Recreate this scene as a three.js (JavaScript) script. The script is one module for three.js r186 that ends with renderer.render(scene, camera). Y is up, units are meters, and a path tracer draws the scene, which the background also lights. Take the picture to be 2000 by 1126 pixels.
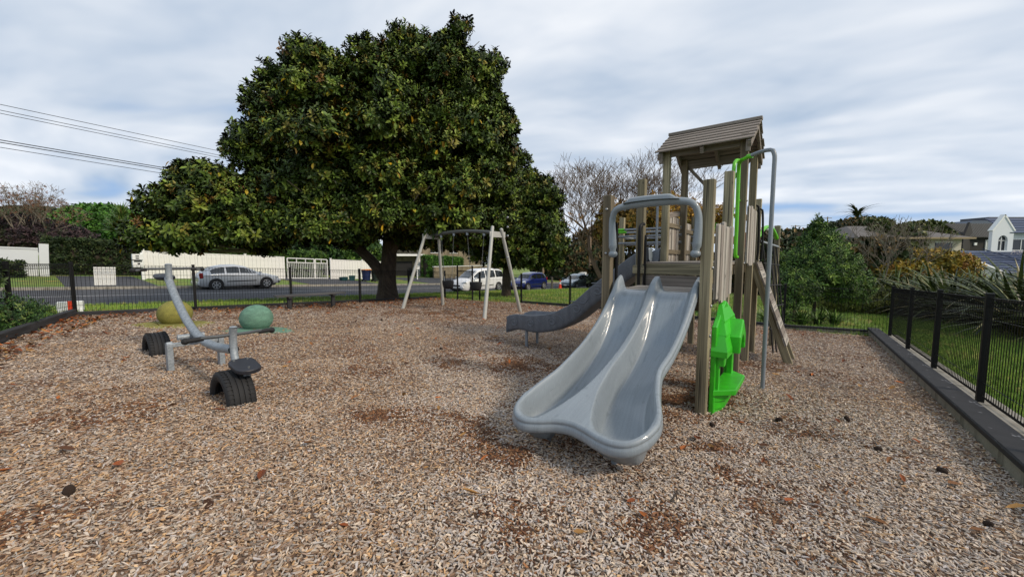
import * as THREE from 'three';
import { mergeGeometries, toCreasedNormals } from 'three/addons/utils/BufferGeometryUtils.js';
import { RoundedBoxGeometry } from 'three/addons/geometries/RoundedBoxGeometry.js';

// ---------------------------------------------------------------- camera, sky, sun, exposure
const scene = new THREE.Scene();
const camera = new THREE.PerspectiveCamera(73.8, 2000 / 1126, 0.05, 900);
camera.position.set(0, 1.4, 0);
camera.rotation.set(-0.0799, 0, 0);
const renderer = new THREE.WebGLRenderer({ antialias: true });
renderer.toneMapping = THREE.LinearToneMapping;
renderer.toneMappingExposure = 1.24;
renderer.shadowMap.enabled = true;
const SUN_DIR = new THREE.Vector3(0.72, 0.62, 0.42).normalize();
const sun = new THREE.DirectionalLight(0xffeed8, 2.3);
sun.position.copy(SUN_DIR).multiplyScalar(80);
sun.castShadow = true; sun.shadow.radius = 18;
Object.assign(sun.shadow.camera, { left: -60, right: 60, top: 60, bottom: -60, near: 1, far: 250 });
sun.shadow.mapSize.set(4096, 4096);
scene.add(sun, sun.target);

// ---------------------------------------------------------------- random numbers and noise
function rng(seed) { let s = seed >>> 0; return () => { s = (s + 0x6D2B79F5) | 0; let t = Math.imul(s ^ (s >>> 15), 1 | s); t = (t + Math.imul(t ^ (t >>> 7), 61 | t)) ^ t; return ((t ^ (t >>> 14)) >>> 0) / 4294967296; }; }
const hash = (x, y, s = 0) => { let h = Math.imul(x | 0, 374761393) ^ Math.imul(y | 0, 668265263) ^ Math.imul(s | 0, 974634777); h = Math.imul(h ^ (h >>> 13), 1274126177); return ((h ^ (h >>> 16)) >>> 0) / 4294967296; };
const sm = (t) => t * t * (3 - 2 * t), mix = (a, b, t) => a + (b - a) * t, clamp = (x, a = 0, b = 1) => Math.min(b, Math.max(a, x));
const step = (a, b, x) => sm(clamp((x - a) / (b - a)));
function vnoise(x, y, s = 0, px = 0, py = 0) {            // value noise; px, py: period (0 = none)
  const x0 = Math.floor(x), y0 = Math.floor(y), fx = sm(x - x0), fy = sm(y - y0);
  const w = (v, p) => (p ? ((v % p) + p) % p : v), h = (i, j) => hash(w(x0 + i, px), w(y0 + j, py), s);
  return mix(mix(h(0, 0), h(1, 0), fx), mix(h(0, 1), h(1, 1), fx), fy);
}
function fbm(x, y, oct = 4, s = 0, px = 0, py = 0) { let v = 0, a = 0.5, t = 0; for (let i = 0; i < oct; i++) { v += a * vnoise(x, y, s + i * 17, px, py); t += a; x *= 2; y *= 2; px *= 2; py *= 2; a *= 0.5; } return v / t; }

// ---------------------------------------------------------------- sky: broken high overcast, thinner low on the far right
{
  const W = 2048, H = 1024, d = new Float32Array(W * H * 4);
  for (let j = 0; j < H; j++) {
    const el = ((j + 0.5) / H - 0.5) * Math.PI, y = Math.sin(el), c = Math.cos(el);
    for (let i = 0; i < W; i++) {
      const az = ((i + 0.5) / W - 0.5) * 2 * Math.PI, x = Math.cos(az) * c, z = Math.sin(az) * c, k = (j * W + i) * 4;
      const yy = Math.max(y, 0) + 0.13, qx = x / yy, qz = z / yy;
      const sx = qx * 0.94 + qz * 0.34, sz = -qx * 0.34 + qz * 0.94;                       // streak direction
      const wx = sx + 0.5 * fbm(sx * 0.8 + 9, sz * 0.8 + 4, 3, 40), wz = sz + 0.5 * fbm(sx * 0.8 + 31, sz * 0.8 + 12, 3, 41);
      const big = fbm(wx * 0.42 + 31.1, wz * 0.75 + 4.4, 5, 3), mid = fbm(wx * 1.3 + 34.1, wz * 2.6 + 5, 5, 8), fine = fbm(wx * 3.5, wz * 8, 4, 13);
      const low = Math.exp(-Math.max(y, 0) * 7.5);
      let cover = step(0.30, 0.44, 0.62 * big + 0.38 * mid + 0.085 - 0.075 * low);
      const shade = clamp(0.55 + 2.2 * (0.55 * mid + 0.25 * big + 0.2 * fine - 0.5));
      const gl = 1 + 0.16 * low, cr = mix(0.31, 0.73, shade) * gl, cg = mix(0.405, 0.755, shade) * gl, cb = mix(0.535, 0.795, shade) * gl;
      const br = mix(0.19, 0.36, low), bg = mix(0.33, 0.52, low), bb = mix(0.60, 0.73, low);
      cover = clamp(cover * 0.95 + 0.05 * fine);
      d[k] = mix(br, cr, cover); d[k + 1] = mix(bg, cg, cover); d[k + 2] = mix(bb, cb, cover); d[k + 3] = 1;
    }
  }
  const t = new THREE.DataTexture(d, W, H, THREE.RGBAFormat, THREE.FloatType);
  t.mapping = THREE.EquirectangularReflectionMapping; t.magFilter = THREE.LinearFilter; t.minFilter = THREE.LinearFilter; t.wrapS = THREE.RepeatWrapping; t.needsUpdate = true;
  scene.background = t; scene.environment = t;
}

// ---------------------------------------------------------------- the place's own grid: r along the street, n across it (away to the left)
const TH = 0.9045, CT = Math.cos(TH), ST = Math.sin(TH);
const RN = (r, n) => [r * CT - n * ST, -r * ST - n * CT];                                   // -> world x, z
const toRN = (x, z) => [x * CT - z * ST, -x * ST - z * CT];
const soft = (v) => (v > 3 ? 3 + Math.log(1 + v - 3) : v < -3.4 ? -3.4 - 0.6 * Math.log(1 - (v + 3.4)) : v);
const G = (x, z) => soft(-0.033 * x + 0.031 * z);                                           // the gentle fall of the land
const KN = 18, FK = 28.8;
const prof = (n) => n < 13.5 ? -0.03 : n < KN ? mix(-0.03, -0.17, (n - 13.5) / (KN - 13.5)) : n < FK ? -0.31 : n < 34 ? mix(-0.17, -0.02, (n - FK) / 5.2) : -0.02 + Math.min(1.2, (n - 34) * 0.02);
const GP = (r, n, dy = 0) => { const [x, z] = RN(r, n); return new THREE.Vector3(x, G(x, z) + prof(n) + dy, z); };
const chipBump = (x, z) => 0.05 * (fbm(x * 0.9 + 40, z * 0.9 + 40, 3, 77) - 0.5) + 0.025 * (fbm(x * 3.1 + 9, z * 3.1 + 9, 2, 78) - 0.5);
const chipY = (x, z) => G(x, z) + chipBump(x, z);

// ---------------------------------------------------------------- building helpers
const V = (x, y, z) => new THREE.Vector3(x, y, z);
const taken = new Map();
function numbered(n) { const k = taken.get(n) ?? 0; taken.set(n, k + 1); return k ? n + '_' + String(k).padStart(3, '0') : n; }
function tag(o, label, category, group, kind) { o.userData.label = label; if (category) o.userData.category = category; if (group) o.userData.group = group; if (kind) o.userData.kind = kind; return o; }
function mesh(name, geo, mat, parent) {
  if (Array.isArray(geo)) geo = merge(geo);
  const m = new THREE.Mesh(geo, mat); m.castShadow = m.receiveShadow = true;
  m.name = parent ? name : numbered(name); (parent ?? scene).add(m); return m;
}
function thing(name, label, category, pos = [0, 0, 0], turn = 0, group) { const g = new THREE.Group(); g.name = numbered(name); g.position.set(...pos); g.rotation.y = turn; scene.add(g); return tag(g, label, category, group); }
function clone(o, pos, turn, label) { const c = o.clone(); c.userData = { ...o.userData }; c.name = numbered(o.name.replace(/_\d{3}$/, '')); c.position.set(...pos); c.rotation.y = turn; if (label) c.userData.label = label; scene.add(c); return c; }
function struct(name, geo, mat) { const m = mesh(name, geo, mat); m.userData.kind = 'structure'; return m; }
function merge(list) {
  list = list.map((g) => { let h = g.index ? g.toNonIndexed() : g; for (const k of Object.keys(h.attributes)) if (!['position', 'normal', 'uv', 'color'].includes(k)) h.deleteAttribute(k); if (!h.attributes.uv) h.setAttribute('uv', new THREE.BufferAttribute(new Float32Array(h.attributes.position.count * 2), 2)); return h; });
  if (list.some((g) => g.attributes.color)) for (const g of list) if (!g.attributes.color) g.setAttribute('color', new THREE.BufferAttribute(new Float32Array(g.attributes.position.count * 3).fill(1), 3));
  return list.length === 1 ? list[0] : mergeGeometries(list);
}
// a box with uv in metres, the grain (v) along its longest side
function box(w, h, d, x = 0, y = 0, z = 0, rot, bevel = 0) {
  const g = bevel ? new RoundedBoxGeometry(w, h, d, 1, bevel) : new THREE.BoxGeometry(w, h, d), p = g.attributes.position, nn = g.attributes.normal, u = g.attributes.uv, L = w >= h && w >= d ? 0 : h >= d ? 1 : 2;
  const ox = hash(w * 991, h * 877, d * 633 + x * 71 + z * 113) * 7, oy = hash(x * 313, y * 511, z * 717) * 7;
  for (let i = 0; i < p.count; i++) {
    const q = [p.getX(i), p.getY(i), p.getZ(i)], m = [Math.abs(nn.getX(i)), Math.abs(nn.getY(i)), Math.abs(nn.getZ(i))], k = m.indexOf(Math.max(...m));
    const others = [0, 1, 2].filter((e) => e !== k), vi = others.includes(L) ? L : others[1], ui = others.find((e) => e !== vi);
    u.setXY(i, q[ui] + ox, q[vi] + oy);
  }
  if (rot) g.rotateX(rot[0]).rotateY(rot[1]).rotateZ(rot[2]);
  return g.translate(x, y, z);
}
const UP = V(0, 1, 0);
function rod(p, q, r0, r1 = r0, seg = 8, caps = false) {
  const d = q.clone().sub(p), L = d.length(), g = new THREE.CylinderGeometry(r1, r0, L, seg, 1, !caps), u = g.attributes.uv;
  for (let i = 0; i < u.count; i++) u.setXY(i, u.getX(i) * 6.28 * r0, u.getY(i) * L);
  g.translate(0, L / 2, 0).applyQuaternion(new THREE.Quaternion().setFromUnitVectors(UP, d.normalize())); return g.translate(p.x, p.y, p.z);
}
function tube(pts, r, seg = 40, rad = 10, tension = 0.5) {
  const c = new THREE.CatmullRomCurve3(pts, false, 'catmullrom', tension), L = c.getLength(), g = new THREE.TubeGeometry(c, seg, r, rad), u = g.attributes.uv;
  for (let i = 0; i < u.count; i++) u.setXY(i, u.getY(i) * 6.28 * r, u.getX(i) * L); return g;
}
// tube whose radius changes along it: radius(t)
function taper(pts, radius, seg = 24, rad = 8) {
  const c = new THREE.CatmullRomCurve3(pts), g = new THREE.TubeGeometry(c, seg, 1, rad), p = g.attributes.position, L = c.getLength(), u = g.attributes.uv;
  for (let i = 0; i <= seg; i++) { const o = c.getPointAt(i / seg), R = radius(i / seg); for (let j = 0; j <= rad; j++) { const k = i * (rad + 1) + j; p.setXYZ(k, o.x + (p.getX(k) - o.x) * R, o.y + (p.getY(k) - o.y) * R, o.z + (p.getZ(k) - o.z) * R); u.setXY(k, (j / rad) * 6.28 * R, (i / seg) * L); } }
  g.computeVertexNormals(); return g;
}
function grid(nu, nv, fn, uvf) {                                                           // fn(u, v) -> Vector3
  const pos = [], uv = [], idx = [];
  for (let j = 0; j <= nv; j++) for (let i = 0; i <= nu; i++) { const p = fn(i / nu, j / nv); pos.push(p.x, p.y, p.z); const q = uvf ? uvf(i / nu, j / nv, p) : [p.x, p.z]; uv.push(q[0], q[1]); }
  for (let j = 0; j < nv; j++) for (let i = 0; i < nu; i++) { const a = j * (nu + 1) + i, b = a + 1, c = a + nu + 1, d = c + 1; idx.push(a, c, b, b, c, d); }
  const g = new THREE.BufferGeometry(); g.setAttribute('position', new THREE.Float32BufferAttribute(pos, 3)); g.setAttribute('uv', new THREE.Float32BufferAttribute(uv, 2)); g.setIndex(idx); g.computeVertexNormals(); return g;
}
function extrude(pts, depth, bevel = 0, holes = []) {                                      // outline in x,y pushed along z by depth
  const s = new THREE.Shape(pts.map(([x, y]) => new THREE.Vector2(x, y)));
  for (const h of holes) s.holes.push(new THREE.Path(h.map(([x, y]) => new THREE.Vector2(x, y))));
  return new THREE.ExtrudeGeometry(s, { depth: depth - 2 * bevel, bevelEnabled: bevel > 0, bevelThickness: bevel, bevelSize: bevel, bevelOffset: -bevel, bevelSegments: 2, curveSegments: 12 }).translate(0, 0, bevel);
}
const paint = (g, c) => { const k = new THREE.Color(c), n = g.attributes.position.count, a = new Float32Array(n * 3); for (let i = 0; i < n; i++) a.set([k.r, k.g, k.b], i * 3); g.setAttribute('color', new THREE.BufferAttribute(a, 3)); return g; };

// ---------------------------------------------------------------- textures and materials
function tex(w, h, fn, rep = [1, 1], srgb = true) {
  const d = new Uint8Array(w * h * 4);
  for (let j = 0; j < h; j++) for (let i = 0; i < w; i++) { const c = fn(i / w, j / h), k = (j * w + i) * 4; d[k] = clamp(c[0], 0, 255); d[k + 1] = clamp(c[1], 0, 255); d[k + 2] = clamp(c[2], 0, 255); d[k + 3] = 255; }
  const t = new THREE.DataTexture(d, w, h); t.wrapS = t.wrapT = THREE.RepeatWrapping; t.magFilter = THREE.LinearFilter; t.minFilter = THREE.LinearMipmapLinearFilter; t.generateMipmaps = true; t.repeat.set(...rep);
  if (srgb) t.colorSpace = THREE.SRGBColorSpace; t.needsUpdate = true; return t;
}
const grey = (v) => [v, v, v];
const M = (o) => new THREE.MeshStandardMaterial(o);
function wood(c1, c2, seed, tile = 0.5) {
  const knots = [0, 1, 2].map((k) => [hash(seed, k, 1), hash(seed, k, 2), 0.012 + 0.014 * hash(seed, k, 3)]), f = (u, v) => { let kn = 0; for (const [a, b, c] of knots) { let du = Math.abs(u - a), dv = Math.abs(v - b); du = Math.min(du, 1 - du); dv = Math.min(dv, 1 - dv); const q = Math.hypot(du, dv * 2.2) / c; kn = Math.max(kn, q < 1 ? 0.8 : q < 2.2 ? 0.35 * (0.5 + 0.5 * Math.sin(q * 9)) : 0); } const g = fbm(u * 28, v * 3, 4, seed, 28, 3), l = fbm(u * 90, v * 5, 2, seed + 5, 90, 5), b = fbm(u * 3, v * 2, 3, seed + 9, 3, 2), crack = step(0.70, 0.78, fbm(u * 44, v * 2, 2, seed + 21, 44, 2)); return [0.4 * g + 0.28 * l + 0.32 * b, Math.max(crack, kn)]; };
  const A = new THREE.Color(c1), B = new THREE.Color(c2); A.convertLinearToSRGB(); B.convertLinearToSRGB();
  return {
    map: tex(256, 512, (u, v) => { const [t, k] = f(u, v), q = step(0.28, 0.72, t), s = (1 - 0.45 * k) * 255; return [mix(A.r, B.r, q) * s, mix(A.g, B.g, q) * s, mix(A.b, B.b, q) * s]; }, [1 / tile, 0.25 / tile]),
    bumpMap: tex(256, 512, (u, v) => { const [t, k] = f(u, v); return grey(255 * (0.35 + 0.5 * t) * (1 - 0.6 * k)); }, [1 / tile, 0.25 / tile], false), bumpScale: 0.003, roughness: 0.85,
  };
}
const speckle = (base, spots, amount, seed, size = 256, cell = 64) => { const B = new THREE.Color(base).convertLinearToSRGB(), S = spots.map((c) => new THREE.Color(c).convertLinearToSRGB()); return tex(size, size, (u, v) => { const h = vnoise(u * cell, v * cell, seed, cell, cell), h2 = hash(u * size, v * size, seed), m = fbm(u * 6, v * 6, 3, seed + 3, 6, 6); let c = B; if (h > 1 - amount) c = S[Math.floor(hash(Math.floor(u * cell), Math.floor(v * cell), seed + 7) * S.length)]; const s = 255 * (0.86 + 0.14 * h2) * (0.88 + 0.24 * m); return [c.r * s, c.g * s, c.b * s]; }); };
const withRep = (t, x, y = x) => { const c = t.clone(); c.repeat.set(x, y); c.needsUpdate = true; return c; };

const postWood = M(wood('#665f4b', '#a1977a', 11)), postWoodB = M(wood('#5d5443', '#8f836a', 23)), postWoodC = M(wood('#716b56', '#aea486', 35));
const POSTS = [postWood, postWoodB, postWoodC];
const greyWood = M(wood('#8f8980', '#c0bab0', 51)), roofWood = M(wood('#6d655d', '#988f86', 63)), roofWoodB = M(wood('#625a53', '#8c837a', 77));
const blackSteel = new THREE.MeshPhysicalMaterial({ color: '#0b0c0d', roughness: 0.55, specularIntensity: 0.6 });
const galv = M({ map: tex(128, 128, (u, v) => { const s = fbm(u * 10, v * 10, 3, 4, 10, 10), t = hash(u * 128, v * 128, 5); return [112 + 50 * s + 14 * t, 120 + 50 * s + 14 * t, 126 + 50 * s + 14 * t]; }, [5, 5]), roughness: 0.55, metalness: 0.35 });
const plasticTex = (c, seed, k = 0.16) => { const t = speckle(c, ['#ffffff', '#3d4347', '#aeb6bc'], k, seed, 512, 256); t.repeat.set(2.4, 2.4); return t; };
const scuff = tex(256, 256, (u, v) => grey(70 + 70 * fbm(u * 9, v * 9, 4, 91, 9, 9) + 30 * fbm(u * 60, v * 8, 2, 92, 60, 8)), [1.1, 1.1], false);
// moulded grey plastic: fine fleck, and long scuffs down the run
const slideTex = tex(512, 1024, (u, v) => { const fl = vnoise(u * 300, v * 640, 71, 300, 640), m = fbm(u * 5, v * 4, 3, 74, 5, 4), st = fbm(u * 90, v * 3, 3, 75, 90, 3), sc = step(0.66, 0.74, fbm(u * 70, v * 9, 2, 76, 70, 9)) * step(0.5, 0.7, fbm(u * 4, v * 3, 2, 79, 4, 3)), d = step(0.72, 0.8, fbm(u * 24, v * 22, 3, 80, 24, 22)) * 9, s = 0.9 + 0.14 * m + 0.09 * (st - 0.5) + (fl > 0.86 ? 0.09 : fl < 0.1 ? -0.11 : 0) - 0.06 * sc; return [131 * s - d, 141 * s - d, 148 * s - d]; }, [0.95, 0.42]);
const slideGrey = new THREE.MeshPhysicalMaterial({ map: slideTex, roughness: 0.5, clearcoat: 0.6, clearcoatRoughness: 0.1 });
const slideDark = new THREE.MeshPhysicalMaterial({ map: plasticTex('#626871', 72, 0.05), roughness: 0.6, clearcoat: 0.15, clearcoatRoughness: 0.3 });
const greenPlastic = new THREE.MeshPhysicalMaterial({ map: withRep(speckle('#37c01b', ['#42cc27', '#31b116'], 0.15, 81), 2), roughness: 0.42, clearcoat: 0.3, clearcoatRoughness: 0.25 });
const greenPaint = M({ color: '#5fb81e', roughness: 0.35 }), greyPaint = M({ color: '#7c838a', roughness: 0.38 }), bolt = M({ color: '#9b9d9d', roughness: 0.35, metalness: 0.8 });
const rubber = M({ color: '#17181a', roughness: 0.75 }), rubberSeat = M({ color: '#24262d', roughness: 0.5 });
const white = M({ color: '#dfe2df', roughness: 0.6 }), darkGlass = M({ color: '#12171a', roughness: 0.06, metalness: 0 });

// ---------------------------------------------------------------- ground, road, kerbs, paths
const grassTex = tex(512, 512, (u, v) => { const a = fbm(u * 8, v * 8, 4, 5, 8, 8), b = fbm(u * 90, v * 90, 2, 6, 90, 90), c = fbm(u * 3, v * 3, 2, 9, 3, 3), dry = step(0.56, 0.7, fbm(u * 5, v * 5, 3, 19, 5, 5)); return [mix(76, 124, b) + 30 * (a - 0.5) + 44 * dry, mix(98, 146, b) + 24 * (c - 0.5) + 12 * dry, mix(36, 58, b) + 14 * dry]; }, [1 / 3.5, 1 / 3.5]);
const lawn = M({ map: grassTex, roughness: 0.95, bumpMap: tex(256, 256, (u, v) => grey(255 * fbm(u * 60, v * 60, 2, 8, 60, 60)), [1, 1], false), bumpScale: 0.02 });
{
  const ns = [-140, -90, -60, -40, -25, -15, -8, -4, -1.5, 3, 8, 13.4, 14.5, 16, 17, KN - 0.02, KN, 20, 24, 27, FK - 0.02, FK, 30, 32, 34, 37, 42, 50, 65, 90, 140, 220], rs = []; for (let r = -70; r <= 260; r += r < 60 ? 3 : 12) rs.push(r);
  struct('ground', grid(ns.length - 1, rs.length - 1, (u, v) => { const n = ns[Math.round(u * (ns.length - 1))], r = rs[Math.round(v * (rs.length - 1))]; return GP(r, n, n > KN - 0.01 && n < FK ? -0.03 : 0); }, (u, v, p) => [p.x, p.z]), lawn);
}
const asphaltTex = tex(512, 512, (u, v) => { const a = hash(u * 512, v * 512, 3), b = fbm(u * 5, v * 5, 4, 4, 5, 5), c = fbm(u * 120, v * 120, 2, 12, 120, 120), s = 58 + 34 * (a - 0.5) + 26 * (b - 0.5) + 24 * (c - 0.5); return [s, s + 1, s + 5]; }, [1 / 2.5, 1 / 2.5]);
const asphalt = M({ map: asphaltTex, roughness: 0.9 });
const concreteTex = tex(256, 256, (u, v) => { const s = 136 + 44 * (fbm(u * 6, v * 6, 4, 31, 6, 6) - 0.5) + 22 * (hash(u * 256, v * 256, 32) - 0.5) - 26 * step(0.62, 0.75, fbm(u * 3, v * 9, 3, 35, 3, 9)); return [s, s - 4, s - 14]; }, [1, 1]);
const concrete = M({ map: concreteTex, roughness: 0.9 });
function strip(n0, n1, r0, r1, dy, steps = 60, k = 1) { return grid(k, steps, (u, v) => { const r = mix(r0, r1, v), n = mix(n0, n1, u), [x, z] = RN(r, n); return V(x, G(x, z) + dy, z); }, (u, v) => [mix(n0, n1, u), mix(r0, r1, v)]); }
struct('road', strip(KN + 0.12, FK - 0.12, -70, 240, -0.3, 120, 6), asphalt);
function kerb(n, side) { const R0 = -70, R1 = 200, st = 90; const sec = side > 0 ? [[-0.13, -0.31], [-0.11, -0.18], [-0.05, -0.165], [0.06, -0.165]] : [[-0.06, -0.165], [0.05, -0.165], [0.11, -0.18], [0.13, -0.31]]; return grid(3, st, (u, v) => { const s = sec[Math.round(u * 3)], r = mix(R0, R1, v), [x, z] = RN(r, n + s[0]); return V(x, G(x, z) + s[1], z); }, (u, v) => [u * 0.3, mix(R0, R1, v)]); }
struct('kerb', kerb(KN, -1), concrete); struct('kerb', kerb(FK, 1), concrete);
const lineWhite = M({ map: tex(128, 128, (u, v) => { const s = 205 - 60 * step(0.55, 0.8, fbm(u * 20, v * 20, 3, 44, 20, 20)); return grey(s); }, [2, 2]), roughness: 0.8 });
struct('road_marking', strip(23.95, 24.06, -40, 60, -0.294, 60), lineWhite);
struct('road_marking', strip(19.85, 19.95, -0.9, 0.9, -0.293, 4), lineWhite);
struct('road_marking', strip(18.4, 19.85, -1.05, -0.9, -0.293, 3), lineWhite);
for (const [n0, r0, r1] of [[FK + 0.1, 1.2, 4.6], [FK + 0.1, 12.9, 18.6], [FK + 0.1, 24, 36]]) struct('driveway', grid(2, 12, (u, v) => { const r = mix(r0, r1, u), n = mix(n0, 37.5, v); return GP(r, n, 0.012); }, (u, v) => [u * 3, v * 8]), asphalt);

// woodchip surface inside the edging
const edgeN = 13.22;
const FENCE_A = [-10.14, -8.83];
const backLine = [[-3.3, -17.35], [0.39, -16.03], [2.31, -15.2], [4.3, -13.75], [6.0, -12.15], [7.69, -10.75], [9.41, -9.47]];
const inside = (x, z) => {                                                              // inside the playground edging?
  const [r, n] = toRN(x, z); if (n > edgeN || n < -1.22) return false;
  if (x < -6.4 && (x + 10.14) * 0.83 - (z + 8.83) * 0.56 < 0.0) return false;          // the short side fence on the left
  for (let i = 0; i + 1 < backLine.length; i++) { const [x0, z0] = backLine[i], [x1, z1] = backLine[i + 1]; if (x >= x0 && x <= x1 && z < mix(z0, z1, (x - x0) / (x1 - x0)) + 0.12) return false; }
  return !(x > 9.41 - 0.2) && !(x < -3.3 && z < -19);
};
const mulchTex = tex(512, 512, (u, v) => { const a = fbm(u * 60, v * 60, 3, 15, 60, 60), b = fbm(u * 7, v * 7, 3, 16, 7, 7), c = vnoise(u * 110, v * 40, 17, 110, 40); const s = 0.55 * a + 0.25 * c + 0.2 * b; return [mix(62, 168, s), mix(48, 144, s), mix(38, 124, s)]; }, [1 / 1.2, 1 / 1.2]);
{
  const g = grid(150, 130, (u, v) => { const r = mix(-14, 22, v), n = mix(-1.22, edgeN, u), [x, z] = RN(r, n); return V(x, chipY(x, z), z); }, (u, v, p) => [p.x, p.z]);
  const idx = g.index.array, p = g.attributes.position, keep = [];
  for (let i = 0; i < idx.length; i += 3) { const cx = (p.getX(idx[i]) + p.getX(idx[i + 1]) + p.getX(idx[i + 2])) / 3, cz = (p.getZ(idx[i]) + p.getZ(idx[i + 1]) + p.getZ(idx[i + 2])) / 3; if (inside(cx, cz)) keep.push(idx[i], idx[i + 1], idx[i + 2]); }
  g.setIndex(keep); struct('woodchip_ground', g, M({ map: mulchTex, roughness: 1 }));
}
// loose chips: each a thin splinter, denser where the eye is close
{
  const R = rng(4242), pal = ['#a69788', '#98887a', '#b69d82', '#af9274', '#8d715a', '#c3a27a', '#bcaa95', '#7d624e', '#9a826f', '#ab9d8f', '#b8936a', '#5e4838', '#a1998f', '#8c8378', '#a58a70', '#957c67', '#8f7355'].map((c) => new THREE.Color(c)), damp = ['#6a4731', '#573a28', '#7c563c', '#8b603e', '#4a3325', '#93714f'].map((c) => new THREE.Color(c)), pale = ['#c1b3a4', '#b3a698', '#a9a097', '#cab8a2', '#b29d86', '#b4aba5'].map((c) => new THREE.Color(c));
  const geos = [0, 1].map((k) => { const g = new THREE.BoxGeometry(1, 1, 1), p = g.attributes.position; for (let i = 0; i < p.count; i++) { const x = p.getX(i), z = p.getZ(i), y = p.getY(i); p.setXYZ(i, x + (z > 0 ? 0.22 : -0.08) * (k ? 1 : -1), y + (Math.abs(x) > 0.4 ? 0.4 * x * (k ? 1 : -0.6) : 0), z * (x > 0 ? 0.55 : 1)); } g.computeVertexNormals(); return g; });
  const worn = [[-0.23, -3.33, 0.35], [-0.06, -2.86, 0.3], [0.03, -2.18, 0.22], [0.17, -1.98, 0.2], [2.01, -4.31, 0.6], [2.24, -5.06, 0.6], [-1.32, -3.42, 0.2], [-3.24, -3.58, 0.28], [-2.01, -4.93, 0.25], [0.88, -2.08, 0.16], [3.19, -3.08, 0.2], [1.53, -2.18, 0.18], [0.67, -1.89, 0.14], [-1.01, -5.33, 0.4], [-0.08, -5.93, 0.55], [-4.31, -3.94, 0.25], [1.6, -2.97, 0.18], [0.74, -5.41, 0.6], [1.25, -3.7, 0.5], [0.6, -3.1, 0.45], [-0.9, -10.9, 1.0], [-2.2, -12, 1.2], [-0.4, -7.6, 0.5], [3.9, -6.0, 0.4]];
  const put = [[], []], q = new THREE.Quaternion(), e = new THREE.Euler(), m = new THREE.Matrix4(), c = new THREE.Color();
  const rings = [[1.1, 2.6, 7000, 1], [2.6, 4.2, 5800, 1], [4.2, 6.2, 3400, 1.08], [6.2, 9, 1500, 1.2], [9, 13, 760, 1.4], [13, 19.5, 420, 1.7]];
  for (const [d0, d1, dens, size] of rings) {
    const half = 1.08, count = Math.round(half * (d1 * d1 - d0 * d0) * dens);
    for (let i = 0; i < count; i++) {
      const d = Math.sqrt(mix(d0 * d0, d1 * d1, R())), az = (R() * 2 - 1) * half, x = Math.sin(az) * d, z = -Math.cos(az) * d; if (!inside(x, z)) continue;
      const L = size * (0.009 + 0.031 * R() * R() + 0.005 * R()), W = size * (0.0035 + 0.0105 * R()), T = 0.002 + 0.004 * R();
      e.set((R() - 0.5) * 0.7, R() * 6.283, (R() - 0.5) * 0.7); q.setFromEuler(e);
      m.compose(V(x, chipY(x, z) + 0.003 + 0.016 * R() * size, z), q, V(L, T, W));
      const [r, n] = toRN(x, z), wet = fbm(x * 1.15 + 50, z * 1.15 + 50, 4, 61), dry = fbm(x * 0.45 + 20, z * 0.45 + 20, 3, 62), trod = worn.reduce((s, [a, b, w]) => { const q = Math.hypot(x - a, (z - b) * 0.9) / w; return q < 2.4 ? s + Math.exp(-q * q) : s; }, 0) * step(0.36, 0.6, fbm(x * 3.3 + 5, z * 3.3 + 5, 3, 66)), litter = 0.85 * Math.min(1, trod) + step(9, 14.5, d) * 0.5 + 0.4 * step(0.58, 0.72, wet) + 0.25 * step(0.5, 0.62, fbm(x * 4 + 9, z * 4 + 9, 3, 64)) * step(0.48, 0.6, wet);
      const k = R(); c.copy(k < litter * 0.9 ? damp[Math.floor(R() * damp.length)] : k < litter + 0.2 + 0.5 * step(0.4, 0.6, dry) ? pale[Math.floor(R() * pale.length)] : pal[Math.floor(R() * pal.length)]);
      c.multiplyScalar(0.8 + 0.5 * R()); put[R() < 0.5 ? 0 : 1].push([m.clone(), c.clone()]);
    }
  }
  const chipMat = M({ color: '#ffffff', roughness: 0.95 });
  const host = new THREE.Group(); host.name = 'woodchips'; host.userData = { kind: 'stuff', label: 'loose brown and grey woodchips covering the playground' }; scene.add(host);
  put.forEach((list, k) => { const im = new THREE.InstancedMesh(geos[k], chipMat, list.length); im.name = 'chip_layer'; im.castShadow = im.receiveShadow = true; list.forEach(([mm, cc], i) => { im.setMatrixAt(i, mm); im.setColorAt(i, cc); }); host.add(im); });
}
// generic instanced scatter: list of [Matrix4, Color]
function scatter(name, geo, mat, list, parent, kind = 'stuff') { const im = new THREE.InstancedMesh(geo, mat, list.length); im.castShadow = im.receiveShadow = true; list.forEach(([m, c], i) => { im.setMatrixAt(i, m); im.setColorAt(i, c); }); im.name = parent ? name : numbered(name); if (kind) im.userData.kind = kind; (parent ?? scene).add(im); return im; }
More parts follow.
